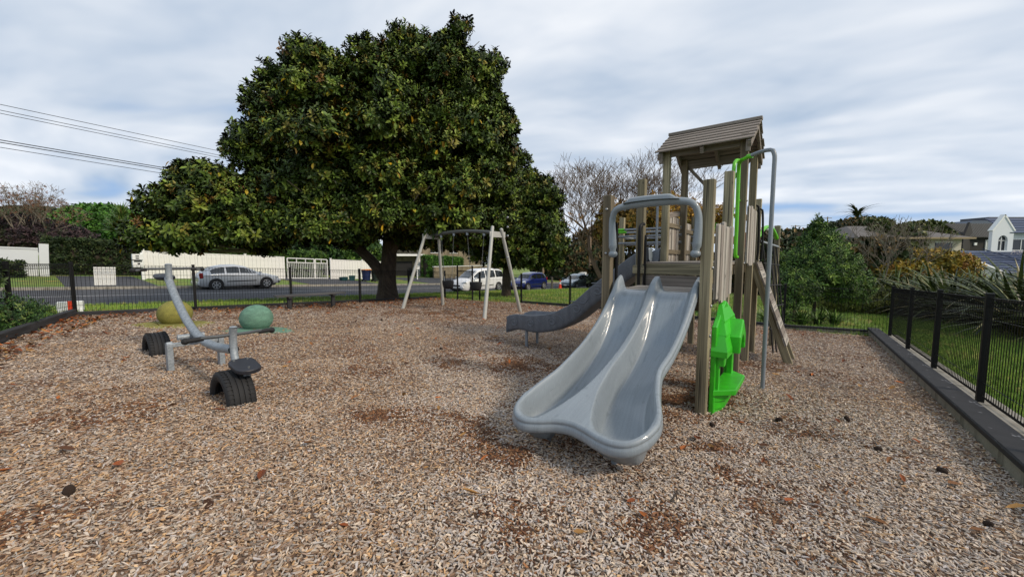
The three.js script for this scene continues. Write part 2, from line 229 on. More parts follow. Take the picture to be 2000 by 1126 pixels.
// lawn blades where the turf is close enough to show them
{
  const R = rng(99), blades = []; for (let k = 0; k < 7; k++) { const a = k * 0.9 + R(), h = 0.035 + 0.05 * R(), b = V(Math.cos(a * 3) * 0.03 * R(), -0.005, Math.sin(a * 3) * 0.03 * R()), w = V(-Math.sin(a), 0, Math.cos(a)).multiplyScalar(0.004), tip = V(Math.cos(a), 0, Math.sin(a)).multiplyScalar(0.03).add(b).setY(h); const g = new THREE.BufferGeometry().setFromPoints([b.clone().add(w), b.clone().sub(w), tip]); g.computeVertexNormals(); blades.push(g); }
  const geo = merge(blades), list = [], m = new THREE.Matrix4(), cols = ['#6f8d33', '#83a03f', '#96ab4a', '#5c7c2e', '#a8ad5c', '#bdb06c'].map((c) => new THREE.Color(c));
  const spots = (count, fn) => { for (let i = 0; i < count; i++) { const [r, n, s] = fn(); if (!isFinite(r)) continue; const p = GP(r, n); m.compose(p, new THREE.Quaternion().setFromAxisAngle(UP, R() * 6.28), V(s, s * (0.8 + 0.6 * R()), s)); const dry = step(0.55, 0.7, fbm(p.x * 0.8 + 9, p.z * 0.8 + 4, 3, 5)); list.push([m.clone(), cols[Math.floor(R() * (dry > R() ? 6 : 4))].clone().multiplyScalar(0.8 + 0.4 * R())]); } };
  spots(26000, () => [mix(3, 22, R()), mix(-1.75, -6, R()), 1]);
  spots(14000, () => [mix(11, 30, R()), mix(-3, 17, R()), 1.3].map((v, i, A) => (i === 0 && (() => { const [x, z] = RN(A[0], A[1]); return inside(x, z); })() ? NaN : v)));
  spots(9000, () => [mix(-8, 22, R()), mix(13.45, 17.9, R()), 1.2]);
  tag(scatter('grass', geo, M({ roughness: 0.8, side: THREE.DoubleSide }), list), 'short green grass growing on the lawns beyond the fences');
}

// ---------------------------------------------------------------- edging and fences
const tarWood = M({ ...wood('#1d1d1e', '#37373a', 88), roughness: 0.8 });
function edging(name, label, pts, h, w, mat, cap) {                                        // a low kerb along world points
  const t = thing(name, label, 'edging');
  for (let i = 0; i + 1 < pts.length; i++) {
    const [x0, z0] = pts[i], [x1, z1] = pts[i + 1], L = Math.hypot(x1 - x0, z1 - z0), ux = (x1 - x0) / L, uz = (z1 - z0) / L, nx = -uz, nz = ux, N = Math.max(1, Math.round(L / 1.2));
    const bar = (y0, y1, o0, o1) => { const P = (s, o, y) => { const x = x0 + ux * s + nx * o, z = z0 + uz * s + nz * o; return V(x, G(x, z) + y, z); }; const c = 0.012 * Math.sign(o1 - o0), sec = [[o0, y0], [o0, y1 - 0.012], [o0 + c, y1], [o1 - c, y1], [o1, y1 - 0.012], [o1, y0]]; return grid(5, N * 3, (u, v) => P(v * L, ...sec[Math.round(u * 5)]), (u, v) => [u * 0.6, v * L]); };
    const crease = (g) => toCreasedNormals(g, 0.6);
    if (cap) { mesh('base', crease(bar(-0.2, h - 0.05, 0, w)), concrete, t); mesh('cap', crease(bar(h - 0.05, h, -0.015 * Math.sign(w), w + 0.01 * Math.sign(w))), mat, t); } else mesh('board', crease(bar(-0.2, h, 0, w)), mat, t);
  }
  return t;
}
const capMat = M({ map: tex(256, 256, (u, v) => { const s = 27 + 20 * (fbm(u * 9, v * 9, 4, 55, 9, 9) - 0.5) + 12 * (hash(u * 256, v * 256, 56) - 0.5), d = step(0.8, 0.84, fbm(u * 22, v * 9, 3, 57, 22, 9)) * 80; return [s + d, s + 1 + d, s + 5 + d]; }, [1.2, 0.9]), roughness: 0.8, bumpMap: scuff, bumpScale: 0.002 });
edging('edging', 'low concrete edging with black cap running along the chips by the near fence', [RN(-8, -1.22), RN(13.9, -1.22)], 0.17, 0.21, capMat, true);
edging('edging', 'black board edging along the foot of the fence towards the flax garden', backLine.slice(1).reverse().map(([x, z], i) => i ? [x, z] : RN(13.9, -1.22)), 0.1, 0.14, capMat, true);
edging('edging', 'black timber edging along the foot of the street fence', [FENCE_A.map((v, i) => v + [0.14, 0.12][i]), RN(4, 13.24), RN(11.4, 13.24)], 0.1, -0.1, tarWood);
edging('edging', 'black timber edging in front of the leafy corner shrub', [[-5.2, -1.9], [-7.85, -5.85], [-9.98, -8.72]], 0.17, -0.1, tarWood);
struct('path', strip(-1.44, -1.76, -8, 13.6, 0.065, 40), concrete);

const fencePost = (h) => merge([box(0.062, h + 0.3, 0.062, 0, (h - 0.3) / 2, 0, null, 0.006), box(0.07, 0.012, 0.07, 0, h + 0.006, 0)]);
const POST12 = fencePost(1.24), POST14 = fencePost(1.5);
const wire = (p, q, r) => { const g = rod(p, q, r, r, 3); return g; };
function panelGeo(P, Q, H = 1.2) {                                                         // roll-top welded mesh from P to Q (bases)
  const out = [], d = Q.clone().sub(P), L = Math.hypot(d.x, d.z), N = Math.round(L / 0.068), n = V(-d.z / L, 0, d.x / L), w = 0.004;
  const at = (t, y, o) => P.clone().addScaledVector(d, t).addScaledVector(n, o).add(V(0, y, 0));
  for (let i = 1; i < N; i++) { const t = i / N, c = [[0.03, 0.045], [0.09, 0.0], [H - 0.1, 0], [H - 0.03, 0.05], [H, 0]]; for (let k = 0; k < 4; k++) out.push(wire(at(t, c[k][0], c[k][1]), at(t, c[k + 1][0], c[k + 1][1]), w)); out.push(wire(at(t, H, 0), at(t, H - 0.1, 0), w)); }
  for (const [y, o] of [[0.03, 0.045], [0.09, 0], [0.24, 0], [H * 0.5, 0], [H - 0.24, 0], [H - 0.1, 0], [H - 0.03, 0.05], [H, 0]]) if (y !== H * 0.5) out.push(wire(at(0.01, y, o), at(0.99, y, o), w * 1.15));
  return merge(out);
}
function fence(label, pts, lift = 0, H = 1.2) {
  const t = thing('mesh_fence', label, 'fence', [0, 0, 0], 0, 'black steel mesh fences round the playground'), B = pts.map(([x, z]) => V(x, G(x, z) + lift, z));
  B.forEach((p, i) => { const m = mesh('post', POST12, blackSteel, t); m.position.copy(p); const q = B[Math.min(i + 1, B.length - 1)], o = B[Math.max(0, Math.min(i, B.length - 2))]; m.rotation.y = -Math.atan2(q.z - o.z, q.x - o.x); });
  for (let i = 0; i + 1 < B.length; i++) { const m = mesh('mesh_panel', panelGeo(B[i], B[i + 1], H), blackSteel, t); m.userData.kind = 'stuff'; }
  return t;
}
fence('black steel mesh fence beside the concrete edging with the black cap', [0.3, 2.45, 4.57, 6.69, 8.82, 10.95, 13.26].map((r) => RN(r, -1.57)), 0.06);
fence('black steel mesh fence along the street in front of the silver hatchback', [[-10.14, -8.83], [-8.62, -10.38], [-7.0, -12.1], [-5.55, -13.95], [-4.25, -15.75], [-3.05, -17.35]]);
fence('black steel mesh fence between the swings and the lawn by the parked cars', [[-1.42, -16.78], [0.39, -16.03], [2.31, -15.2], [4.3, -13.75], [6.0, -12.15], [7.69, -10.75], RN(13.26, -1.57)]);
fence('short black steel mesh fence behind the leafy corner shrub', [[-10.14, -8.83], [-9.2, -6.98], [-8.1, -5.1], [-7, -3.2]]);
{
  const p = [[-3.05, -17.35], [-2.45, -17.2], [-1.75, -16.9]].map(([x, z]) => V(x, G(x, z), z));
  const t = thing('gate', 'narrow black mesh gate behind the swings with taller posts', 'gate');
  for (const q of p.slice(1)) { const m = mesh('post', POST14, blackSteel, t); m.position.copy(q); m.rotation.y = 0.4; }
  mesh('gate_leaf', panelGeo(p[0], p[1], 1.1), blackSteel, t).userData.kind = 'stuff';
  mesh('gate_leaf', [panelGeo(p[1], p[2], 1.25), rod(p[1].clone().add(V(0, 1.27, 0)), p[2].clone().add(V(0, 1.27, 0)), 0.016), rod(p[1].clone().add(V(0, 0.08, 0)), p[2].clone().add(V(0, 0.08, 0)), 0.016)], blackSteel, t).userData.kind = 'stuff';
  const c = p[2].clone().add(V(0.02, 0.95, 0.06)); mesh('latch', box(0.05, 0.12, 0.05, c.x, c.y, c.z, null, 0.008), blackSteel, t);
}
{ // blank back of a notice on the street fence
  const t = thing('notice_board', 'blank white notice board hung on the street fence', 'sign', [-9.86, G(-9.78, -9.32) + 0.84, -9.28], -Math.atan2(-1.55, 1.52));
  t.rotation.z = -0.03; mesh('panel', box(0.37, 0.44, 0.012, 0, 0.08, -0.03, null, 0.004), white, t);
  for (const s of [-1, 1]) mesh('cable_tie', box(0.01, 0.02, 0.05, s * 0.2, 0.3, -0.02), blackSteel, t);
}

// ---------------------------------------------------------------- play tower (local x = a, z = towards the near fence, heights from world zero)
const TX = 1.94, TZ = -3.83;
const tw = (x, z) => [TX + x * CT + z * ST, TZ - x * ST + z * CT];
const tower = thing('play_tower', 'weathered timber play tower with small pitched roof and grey slides', 'play structure', [TX, 0, TZ], TH);
const D1 = 1.03, D2 = 1.34, MB = 1.05, PW = 0.1;
let pk = 0;
function post(x, w, top, wdt = PW) { const [wx, wz] = tw(x, -w), y0 = G(wx, wz) - 0.25, m = mesh('post', merge([box(wdt, top - y0, wdt, x, (top + y0) / 2, -w, null, 0.007)]), POSTS[pk++ % 3], tower); return m; }
const postBolts = (m, list) => { for (const [x, y, z, ax] of list) mesh('bolt', ax === 'x' ? new THREE.SphereGeometry(0.017, 10, 6).scale(0.7, 1, 1).translate(x, y, z) : new THREE.SphereGeometry(0.017, 10, 6).scale(1, 1, 0.7).translate(x, y, z), bolt, m); };
const pR1 = post(0, 0, 2.16), pL1 = post(0, MB, 2.11), pR2 = post(1.05, 0, 2.42), pL2 = post(1.07, MB, 2.46), pR3 = post(2.14, 0, 3.12), pL3 = post(2.14, MB, 3.12), pR4 = post(3.2, 0, 3.12), pL4 = post(3.2, MB, 3.12), pR5 = post(4.05, 0, 2.45), pL5 = post(4.05, MB, 2.2);
const pB1 = post(3.15, 2.5, 2.27), pB2 = post(3.95, 2.5, 2.27), pR6 = post(5.35, -0.22, 2.05);
postBolts(pR1, [[0, 1.3, 0.055, 'z'], [0.0, 0.92, 0.055, 'z'], [0.0, 0.62, 0.055, 'z']]); postBolts(pB1, [[-0.055, 1.95, -2.5, 'x'], [-0.055, 1.82, -2.5, 'x'], [-0.055, 1.7, -2.5, 'x'], [-0.055, 1.4, -2.5, 'x']]);
postBolts(pR3, [[2.14, 1.32, 0.055, 'z'], [2.14, 2.2, 0.055, 'z']]); postBolts(pR5, [[4.05, 2.2, 0.055, 'z'], [4.05, 1.9, 0.055, 'z'], [4.05, 1.35, 0.055, 'z']]); postBolts(pR6, [[5.35, 1.8, 0.275, 'z'], [5.35, 1.6, 0.275, 'z']]);
postBolts(pL1, [[-0.055, 1.45, -MB, 'x'], [-0.055, 1.95, -MB, 'x']]); postBolts(pL2, [[1.01, 1.83, -MB + 0.03, 'x']]);
function group(name, parent) { const g = new THREE.Group(); g.name = name; parent.add(g); return g; }
// decks of separate planks, with joists
function deck(name, x0, x1, y) {
  const g = group(name, tower), n = Math.round((x1 - x0) / 0.14), s = (x1 - x0) / n;
  for (let i = 0; i < n; i++) mesh('plank', box(s - 0.008, 0.035, MB - 0.11, x0 + s * (i + 0.5), y - 0.0175 + 0.002 * (i % 3), -MB / 2, null, 0.004), i % 2 ? greyWood : roofWood, g);
  for (const w of [0.09, MB - 0.09]) mesh('joist', box(x1 - x0 - 0.02, 0.14, 0.045, (x0 + x1) / 2, y - 0.108, -w), postWoodB, g);
}
deck('lower_deck', 0.05, 1.0, D1); deck('upper_deck', 1.06, 4.0, D2);
{ const g = group('step_riser', tower); mesh('riser_board', box(0.045, 0.14, MB - 0.06, 1.0, D2 - 0.09, -MB / 2 + 0.02, null, 0.005), postWoodC, g); mesh('riser_board', box(0.04, 0.15, MB - 0.11, 1.012, D2 - 0.245, -MB / 2, null, 0.004), roofWood, g); mesh('riser_block', box(0.1, 0.11, 0.16, 0.99, D2 - 0.1, -MB + 0.02, null, 0.006), postWoodC, g); }
// slatted side panels
function pickets(x0, x1, w, n, ys, outward) {
  const g = group('picket_panel', tower), s = (x1 - x0) / n, z = -w + outward * 0.062;
  for (let i = 0; i < n; i++) { const [lo, hi] = ys(i), h = hi - lo; const geo = extrude([[-s / 2 + 0.008, 0], [s / 2 - 0.008, 0], [s / 2 - 0.008, h - 0.02], [s / 2 - 0.02, h], [-s / 2 + 0.02, h], [-s / 2 + 0.008, h - 0.02]], 0.028, 0.004).translate(x0 + s * (i + 0.5), lo, z - 0.014 + 0.004 * (i % 2)), u = geo.attributes.uv, p = geo.attributes.position; for (let k = 0; k < u.count; k++) u.setXY(k, p.getX(k) + p.getZ(k) + i * 0.37, p.getY(k) + i * 0.61); mesh('picket', geo, i % 3 === 1 ? roofWood : greyWood, g); }
  mesh('rail', box(x1 - x0 + 0.04, 0.07, 0.03, (x0 + x1) / 2, ys(0)[0] + 0.2, z - outward * 0.03), postWoodB, g); mesh('rail', box(x1 - x0 + 0.04, 0.07, 0.03, (x0 + x1) / 2, ys(0)[1] - 0.16, z - outward * 0.03), postWoodB, g);
}
pickets(0.09, 0.99, 0, 6, (i) => [0.9 + 0.03 * Math.abs(i - 2.5), 1.74 + 0.04 * (i === 2) + 0.02 * (i === 5)], 1);
pickets(2.24, 3.12, 0, 6, (i) => [1.27 + 0.02 * Math.abs(i - 2.5), 2.14 + 0.03 * (i === 2)], 1);
pickets(2.24, 3.12, MB, 6, () => [D2 - 0.04, 2.1], -1);
{ const g = group('top_board', tower); mesh('board', box(0.92, 0.09, 0.04, 2.68, 2.13, -MB - 0.06, [0, 0, 0.12], 0.005), roofWood, g); }
pickets(3.28, 3.98, MB, 5, () => [D2 - 0.04, 2.05], -1);
// pitched roof: ridge across, boards lapped down each side
{
  const roof = group('roof', tower), RX = 2.67, run = 0.7, ye = 3.0, yr = 3.42, ang = Math.atan2(yr - ye, run), len = Math.hypot(run, yr - ye), W = MB + 0.26, n = 6;
  for (const s of [-1, 1]) for (let i = 0; i < n; i++) {
    const d = (i + 0.5) * len / n, x = RX + s * (run - d * Math.cos(ang)), y = ye + d * Math.sin(ang) + 0.02;
    const b = box(len / n + 0.045, 0.02, W - 0.012 * (i % 2), 0, 0, 0, null, 0.003); b.rotateZ(-s * (ang - 0.12)).translate(x, y, -MB / 2 + 0.006 * ((i * 7) % 3 - 1)); mesh('roof_board', b, i % 2 ? roofWood : roofWoodB, roof);
  }
  mesh('ridge_board', box(0.1, 0.05, W + 0.02, RX, yr + 0.035, -MB / 2, null, 0.008), roofWood, roof);
  for (const w of [-0.02, MB + 0.02]) for (const s of [-1, 1]) mesh('rafter', box(len + 0.02, 0.09, 0.045, 0, 0, 0, null, 0.004).rotateZ(-s * ang).translate(RX + s * run / 2, (ye + yr) / 2 - 0.055, -w + (w > 0.5 ? -0.055 : 0.055)), roofWoodB, roof);
  for (const w of [MB / 2]) for (const s of [-1, 1]) mesh('rafter', box(len - 0.05, 0.09, 0.045, 0, 0, 0).rotateZ(-s * ang).translate(RX + s * run / 2, (ye + yr) / 2 - 0.055, -w), roofWoodB, roof);
  for (const x of [2.14, 3.2]) mesh('beam', box(0.045, 0.14, MB - 0.09, x, 3.03, -MB / 2), roofWoodB, roof);
  for (const w of [-0.055, MB + 0.055]) for (const s of [-1, 1]) mesh('barge_end', box(0.05, 0.16, 0.05, RX + s * 0.66, 2.93, -w), roofWood, roof);
  for (const s of [0, 1]) mesh('brace', box(0.045, 0.5, 0.05, 0, 0, 0).rotateX(s ? -0.7 : 0.7).translate(3.2, 2.82, s ? -MB + 0.2 : -0.2), roofWoodB, roof);
}
// double slide: a moulded sheet with two troughs, splayed at the foot
{
  const lin = (pts, t) => { if (t <= pts[0][0]) return pts[0][1]; for (let i = 0; i + 1 < pts.length; i++) if (t <= pts[i + 1][0]) { const [a, b] = [pts[i], pts[i + 1]], u = (t - a[0]) / (b[0] - a[0]); const m0 = i ? (b[1] - pts[i - 1][1]) / (b[0] - pts[i - 1][0]) : (b[1] - a[1]) / (b[0] - a[0]), m1 = i + 2 < pts.length ? (pts[i + 2][1] - a[1]) / (pts[i + 2][0] - a[0]) : (b[1] - a[1]) / (b[0] - a[0]), h = b[0] - a[0], u2 = u * u, u3 = u2 * u; return (2 * u3 - 3 * u2 + 1) * a[1] + (u3 - 2 * u2 + u) * h * m0 + (-2 * u3 + 3 * u2) * b[1] + (u3 - u2) * h * m1; } return pts.at(-1)[1]; };
  const RIM = [[-0.14, 1.2], [-0.02, 1.14], [0.08, 1.03], [0.42, 0.76], [0.8, 0.56], [1.19, 0.43], [1.5, 0.33], [1.75, 0.255], [1.95, 0.2], [2.1, 0.17]];
  const FLOOR = [[-0.14, 1.035], [0, 1.03], [0.1, 0.96], [0.42, 0.57], [0.8, 0.325], [1.19, 0.17], [1.5, 0.09], [1.75, 0.075], [1.95, 0.11], [2.1, 0.15]];
  const WL = [[-0.14, 0.93], [0.9, 0.92], [1.25, 0.92], [1.5, 0.96], [1.75, 1.0], [2.1, 1.0]], WR = [[-0.14, 0.1], [0.75, 0.12], [1.02, 0.13], [1.3, 0.06], [1.6, -0.04], [2.1, -0.04]];
  const CW = [[-0.14, 0.018], [0.9, 0.022], [1.2, 0.03], [1.45, 0.06], [1.7, 0.13], [1.95, 0.24], [2.1, 0.3]], CC = [[-0.14, 0.52], [1.1, 0.53], [2.1, 0.52]];
  const QE = [[-0.04, 1.63], [-0.01, 1.75], [0.05, 1.85], [0.14, 1.89], [0.24, 1.88], [0.36, 1.845], [0.48, 1.825], [0.6, 1.845], [0.72, 1.9], [0.83, 1.93], [0.92, 1.89], [0.97, 1.81], [1.0, 1.68]];
  const NU = 120, NV = 76, surf = (u, v) => {
    const wEnd = mix(-0.04, 1.0, u), qe = lin(QE, wEnd), q = mix(-0.13, qe, v), wl = lin(WL, q), wr = lin(WR, q), w = mix(wr, wl, u), rim = lin(RIM, q), c0 = lin(CC, q), cw = lin(CW, q), end = clamp((qe - q) / 0.16), fl = lin(FLOOR, q);
    let h; const shape = (t) => { const a = Math.abs(t), f = 0.64; if (a < f) return 0.03 * (a / f) ** 2; const b = (a - f) / (1 - f); return 0.03 + 0.97 * (b < 0.55 ? 0.5 * (b / 0.55) ** 2 : 0.5 + 0.5 * Math.sin((b - 0.55) / 0.45 * Math.PI / 2)); };
    if (Math.abs(w - c0) <= cw) h = rim - 0.004 * ((w - c0) / cw) ** 2 - 0.012 * step(0.08, 0.25, cw) * 0; else if (w > c0) { const t = (w - (c0 + cw + wl) / 2) / ((wl - c0 - cw) / 2); h = mix(fl, rim, clamp(shape(t))); } else { const t = (w - (c0 - cw + wr) / 2) / ((c0 - cw - wr) / 2); h = mix(fl, rim, clamp(shape(t))); }
    const lip = sm(1 - end); h = mix(h, rim - 0.005, lip);
    return V(-q, h, -w);
  };
  const top = grid(NU, NV, surf, (u, v) => [u * 1.05, v * 2.3]);
  const loop = []; for (let j = 0; j <= NV; j++) loop.push(surf(0, j / NV)); for (let i = 1; i <= NU; i++) loop.push(surf(i / NU, 1)); for (let j = NV - 1; j >= 0; j--) loop.push(surf(1, j / NV));
  const out = loop.map((p, i) => { const a = loop[Math.max(0, i - 2)], b = loop[Math.min(loop.length - 1, i + 2)], d = b.clone().sub(a).setY(0).normalize(); return V(-d.z, 0, d.x).multiplyScalar(1); });
  const sgn = out[10].z > 0 ? 1 : -1; out.forEach((o) => o.multiplyScalar(sgn));
  const prof2 = [[0, 0], [0.012, 0.006], [0.026, 0.0], [0.036, -0.014], [0.036, -0.03], [0.03, -0.035], [0.04, -0.045], [0.046, -0.075], [0.036, -0.1], [0.016, -0.112], [-0.03, -0.115]];
  const skirt = grid(loop.length - 1, prof2.length - 1, (u, v) => { const i = Math.round(u * (loop.length - 1)), s = prof2[Math.round(v * (prof2.length - 1))]; return loop[i].clone().addScaledVector(out[i], s[0]).add(V(0, s[1], 0)); }, (u, v) => [u * 5, v * 0.2]);
  const under = grid(NU / 2, NV / 2, (u, v) => { const p = surf(mix(0.03, 0.97, u), mix(0, 0.985, v)); return p.add(V(0, -0.1 * (v > 0.9 ? 1 : 0.45), 0)); });
  const sl = group('double_slide', tower); mesh('slide_bed', merge([top, under]), slideGrey, sl); mesh('slide_rim', skirt, slideGrey, sl);
  for (const [q, w] of [[1.62, 0.24], [1.6, 0.82]]) { const [x, z] = tw(-q, -w); mesh('slide_leg', rod(V(-q, G(x, z) - 0.2, -w), V(-q, 0.04, -w), 0.024, 0.024, 12), greyPaint, sl); }
}
// grey hood over the slide entrance
{
  const hood = group('slide_hood', tower), x = -0.075, pts = [V(x, 1.44, -0.09), V(x, 1.62, -0.075), V(x - 0.01, 1.84, -0.08), V(x - 0.03, 1.935, -0.13), V(x - 0.035, 1.97, -0.3), V(x - 0.035, 1.975, -0.52), V(x - 0.035, 1.962, -0.76), V(x - 0.03, 1.925, -0.92), V(x - 0.01, 1.83, -0.965), V(x, 1.64, -0.965), V(x, 1.44, -0.955)];
  mesh('arch', taper(pts, (t) => 0.036 + 0.01 * Math.cos(t * 6.28 * 2) * 0.5 + (t < 0.03 || t > 0.97 ? -0.006 : 0.004), 70, 16).scale(1, 1, 1), slideGrey, hood);
  for (const p of [pts[0], pts.at(-1)]) mesh('arch_end', new THREE.SphereGeometry(0.05, 16, 12).scale(1, 0.8, 1).translate(p.x, p.y, p.z), slideGrey, hood);
  mesh('visor', grid(20, 10, (u, v) => { const w = mix(0.24, 0.82, u), e = Math.min(1, Math.min(u, 1 - u) * 6), a = Math.PI * v, yy = 1.975 - 0.014 * ((w - 0.52) / 0.3) ** 2; return V(x - 0.035 - Math.cos(a) * 0.075, yy + 0.02 + 0.055 * sm(e) * Math.pow(Math.sin(a), 0.5), -w); }), slideGrey, hood);
}
// side slide, running away to the left from the upper deck
{
  const RIMW = [[1.0, 1.56], [1.13, 1.52], [1.62, 1.16], [1.92, 0.93], [2.19, 0.68], [2.57, 0.47], [2.99, 0.39], [3.4, 0.385], [3.52, 0.37], [3.59, 0.29]], at = (w) => { for (let i = 0; i + 1 < RIMW.length; i++) if (w <= RIMW[i + 1][0]) { const a = RIMW[i], b = RIMW[i + 1]; return mix(a[1], b[1], (w - a[0]) / (b[0] - a[0])); } return RIMW.at(-1)[1]; };
  const smooth = (w) => (at(w - 0.14) + at(w - 0.07) + at(w) * 2 + at(Math.min(3.59, w + 0.07)) + at(Math.min(3.59, w + 0.14))) / 6, X0 = 1.27, X1 = 1.83, g = group('side_slide', tower);
  const wall = (w) => 0.32 - 0.03 * step(2.9, 3.4, w), fl = (w) => Math.max(smooth(w) - 0.22, 0.17);
  const sec = (w) => { const r = smooth(w), b = r - wall(w), f = fl(w); return [[X0 + 0.05, b], [X0, b + 0.05], [X0 - 0.01, r - 0.02], [X0 + 0.005, r], [X0 + 0.03, r - 0.01], [X0 + 0.06, f + 0.05], [X0 + 0.13, f], [X1 - 0.13, f], [X1 - 0.06, f + 0.05], [X1 - 0.03, r - 0.01], [X1 - 0.005, r], [X1 + 0.01, r - 0.02], [X1, b + 0.05], [X1 - 0.05, b], [(X0 + X1) / 2, b - 0.01], [X0 + 0.05, b]]; };
  mesh('slide_bed', grid(15, 60, (u, v) => { const w = mix(1.02, 3.59, v), s = sec(w)[Math.round(u * 15)]; return V(s[0], s[1], -w); }, (u, v) => [u * 1.4, v * 3]), slideDark, g);
  mesh('slide_end', [grid(1, 14, (u, v) => { const s = sec(3.59), L = mix(X0, X1, v); return V(L, u ? s[3][1] - 0.25 : fl(3.59), -3.6); }), box(X1 - X0 + 0.02, 0.16, 0.03, (X0 + X1) / 2, 0.1, -3.59, null, 0.012)], slideDark, g);
  for (const [w, s] of [[3.42, 1], [3.05, 0.85], [2.6, 0.85], [2.15, 1], [1.78, 1.1]]) {
    const r = smooth(w) - 0.15, pts = []; for (let a = 0; a < 9.6; a += 0.45) { const R = 0.02 + 0.008 * a * s; pts.push(V(X0 - 0.002, r + Math.sin(a) * R * 0.85, -w + Math.cos(a) * R)); }
    pts.push(V(X0 - 0.002, r - 0.02, -w - 0.16 * s + 0.3 * s), V(X0 - 0.002, r - 0.1 + 0.1, -w + 0.2 * s)); mesh('swirl', tube(pts.slice(0, -2), 0.011, 70, 7), slideDark, g);
    mesh('swirl', tube([V(X0 - 0.002, r + 0.115, -w - 0.1), V(X0 - 0.002, r + 0.12, -w + 0.03), V(X0 - 0.002, r + 0.1, -w + 0.14), V(X0 - 0.002, r + 0.03 + 0.15 * (w < 2.4), -w + 0.22)], 0.01, 20, 6), slideDark, g);
  }
  for (const [x, w] of [[1.36, 3.2], [1.76, 3.24]]) { const [wx, wz] = tw(x, -w); mesh('slide_leg', rod(V(x, G(wx, wz) - 0.2, -w), V(x, 0.15, -w), 0.026, 0.026, 12), greyPaint, g); }
  mesh('entry_hood', extrude([[0, 0], [0.1, 0], [0.12, 0.12], [0.16, 0.1], [0.44, 0.16], [0.5, 0.15], [0.54, 0.0], [0.56, 0], [0.56, -0.05], [0, -0.05]], 0.05, 0.01).translate(1.27, D2 + 0.05, -MB - 0.12), slideGrey, g);
  for (const x of [1.18, 2.02]) mesh('hand_bar', rod(V(x, D2 - 0.1, -MB - 0.09), V(x, 2.32, -MB - 0.09), 0.02, 0.02, 12, true), greyPaint, g);
}
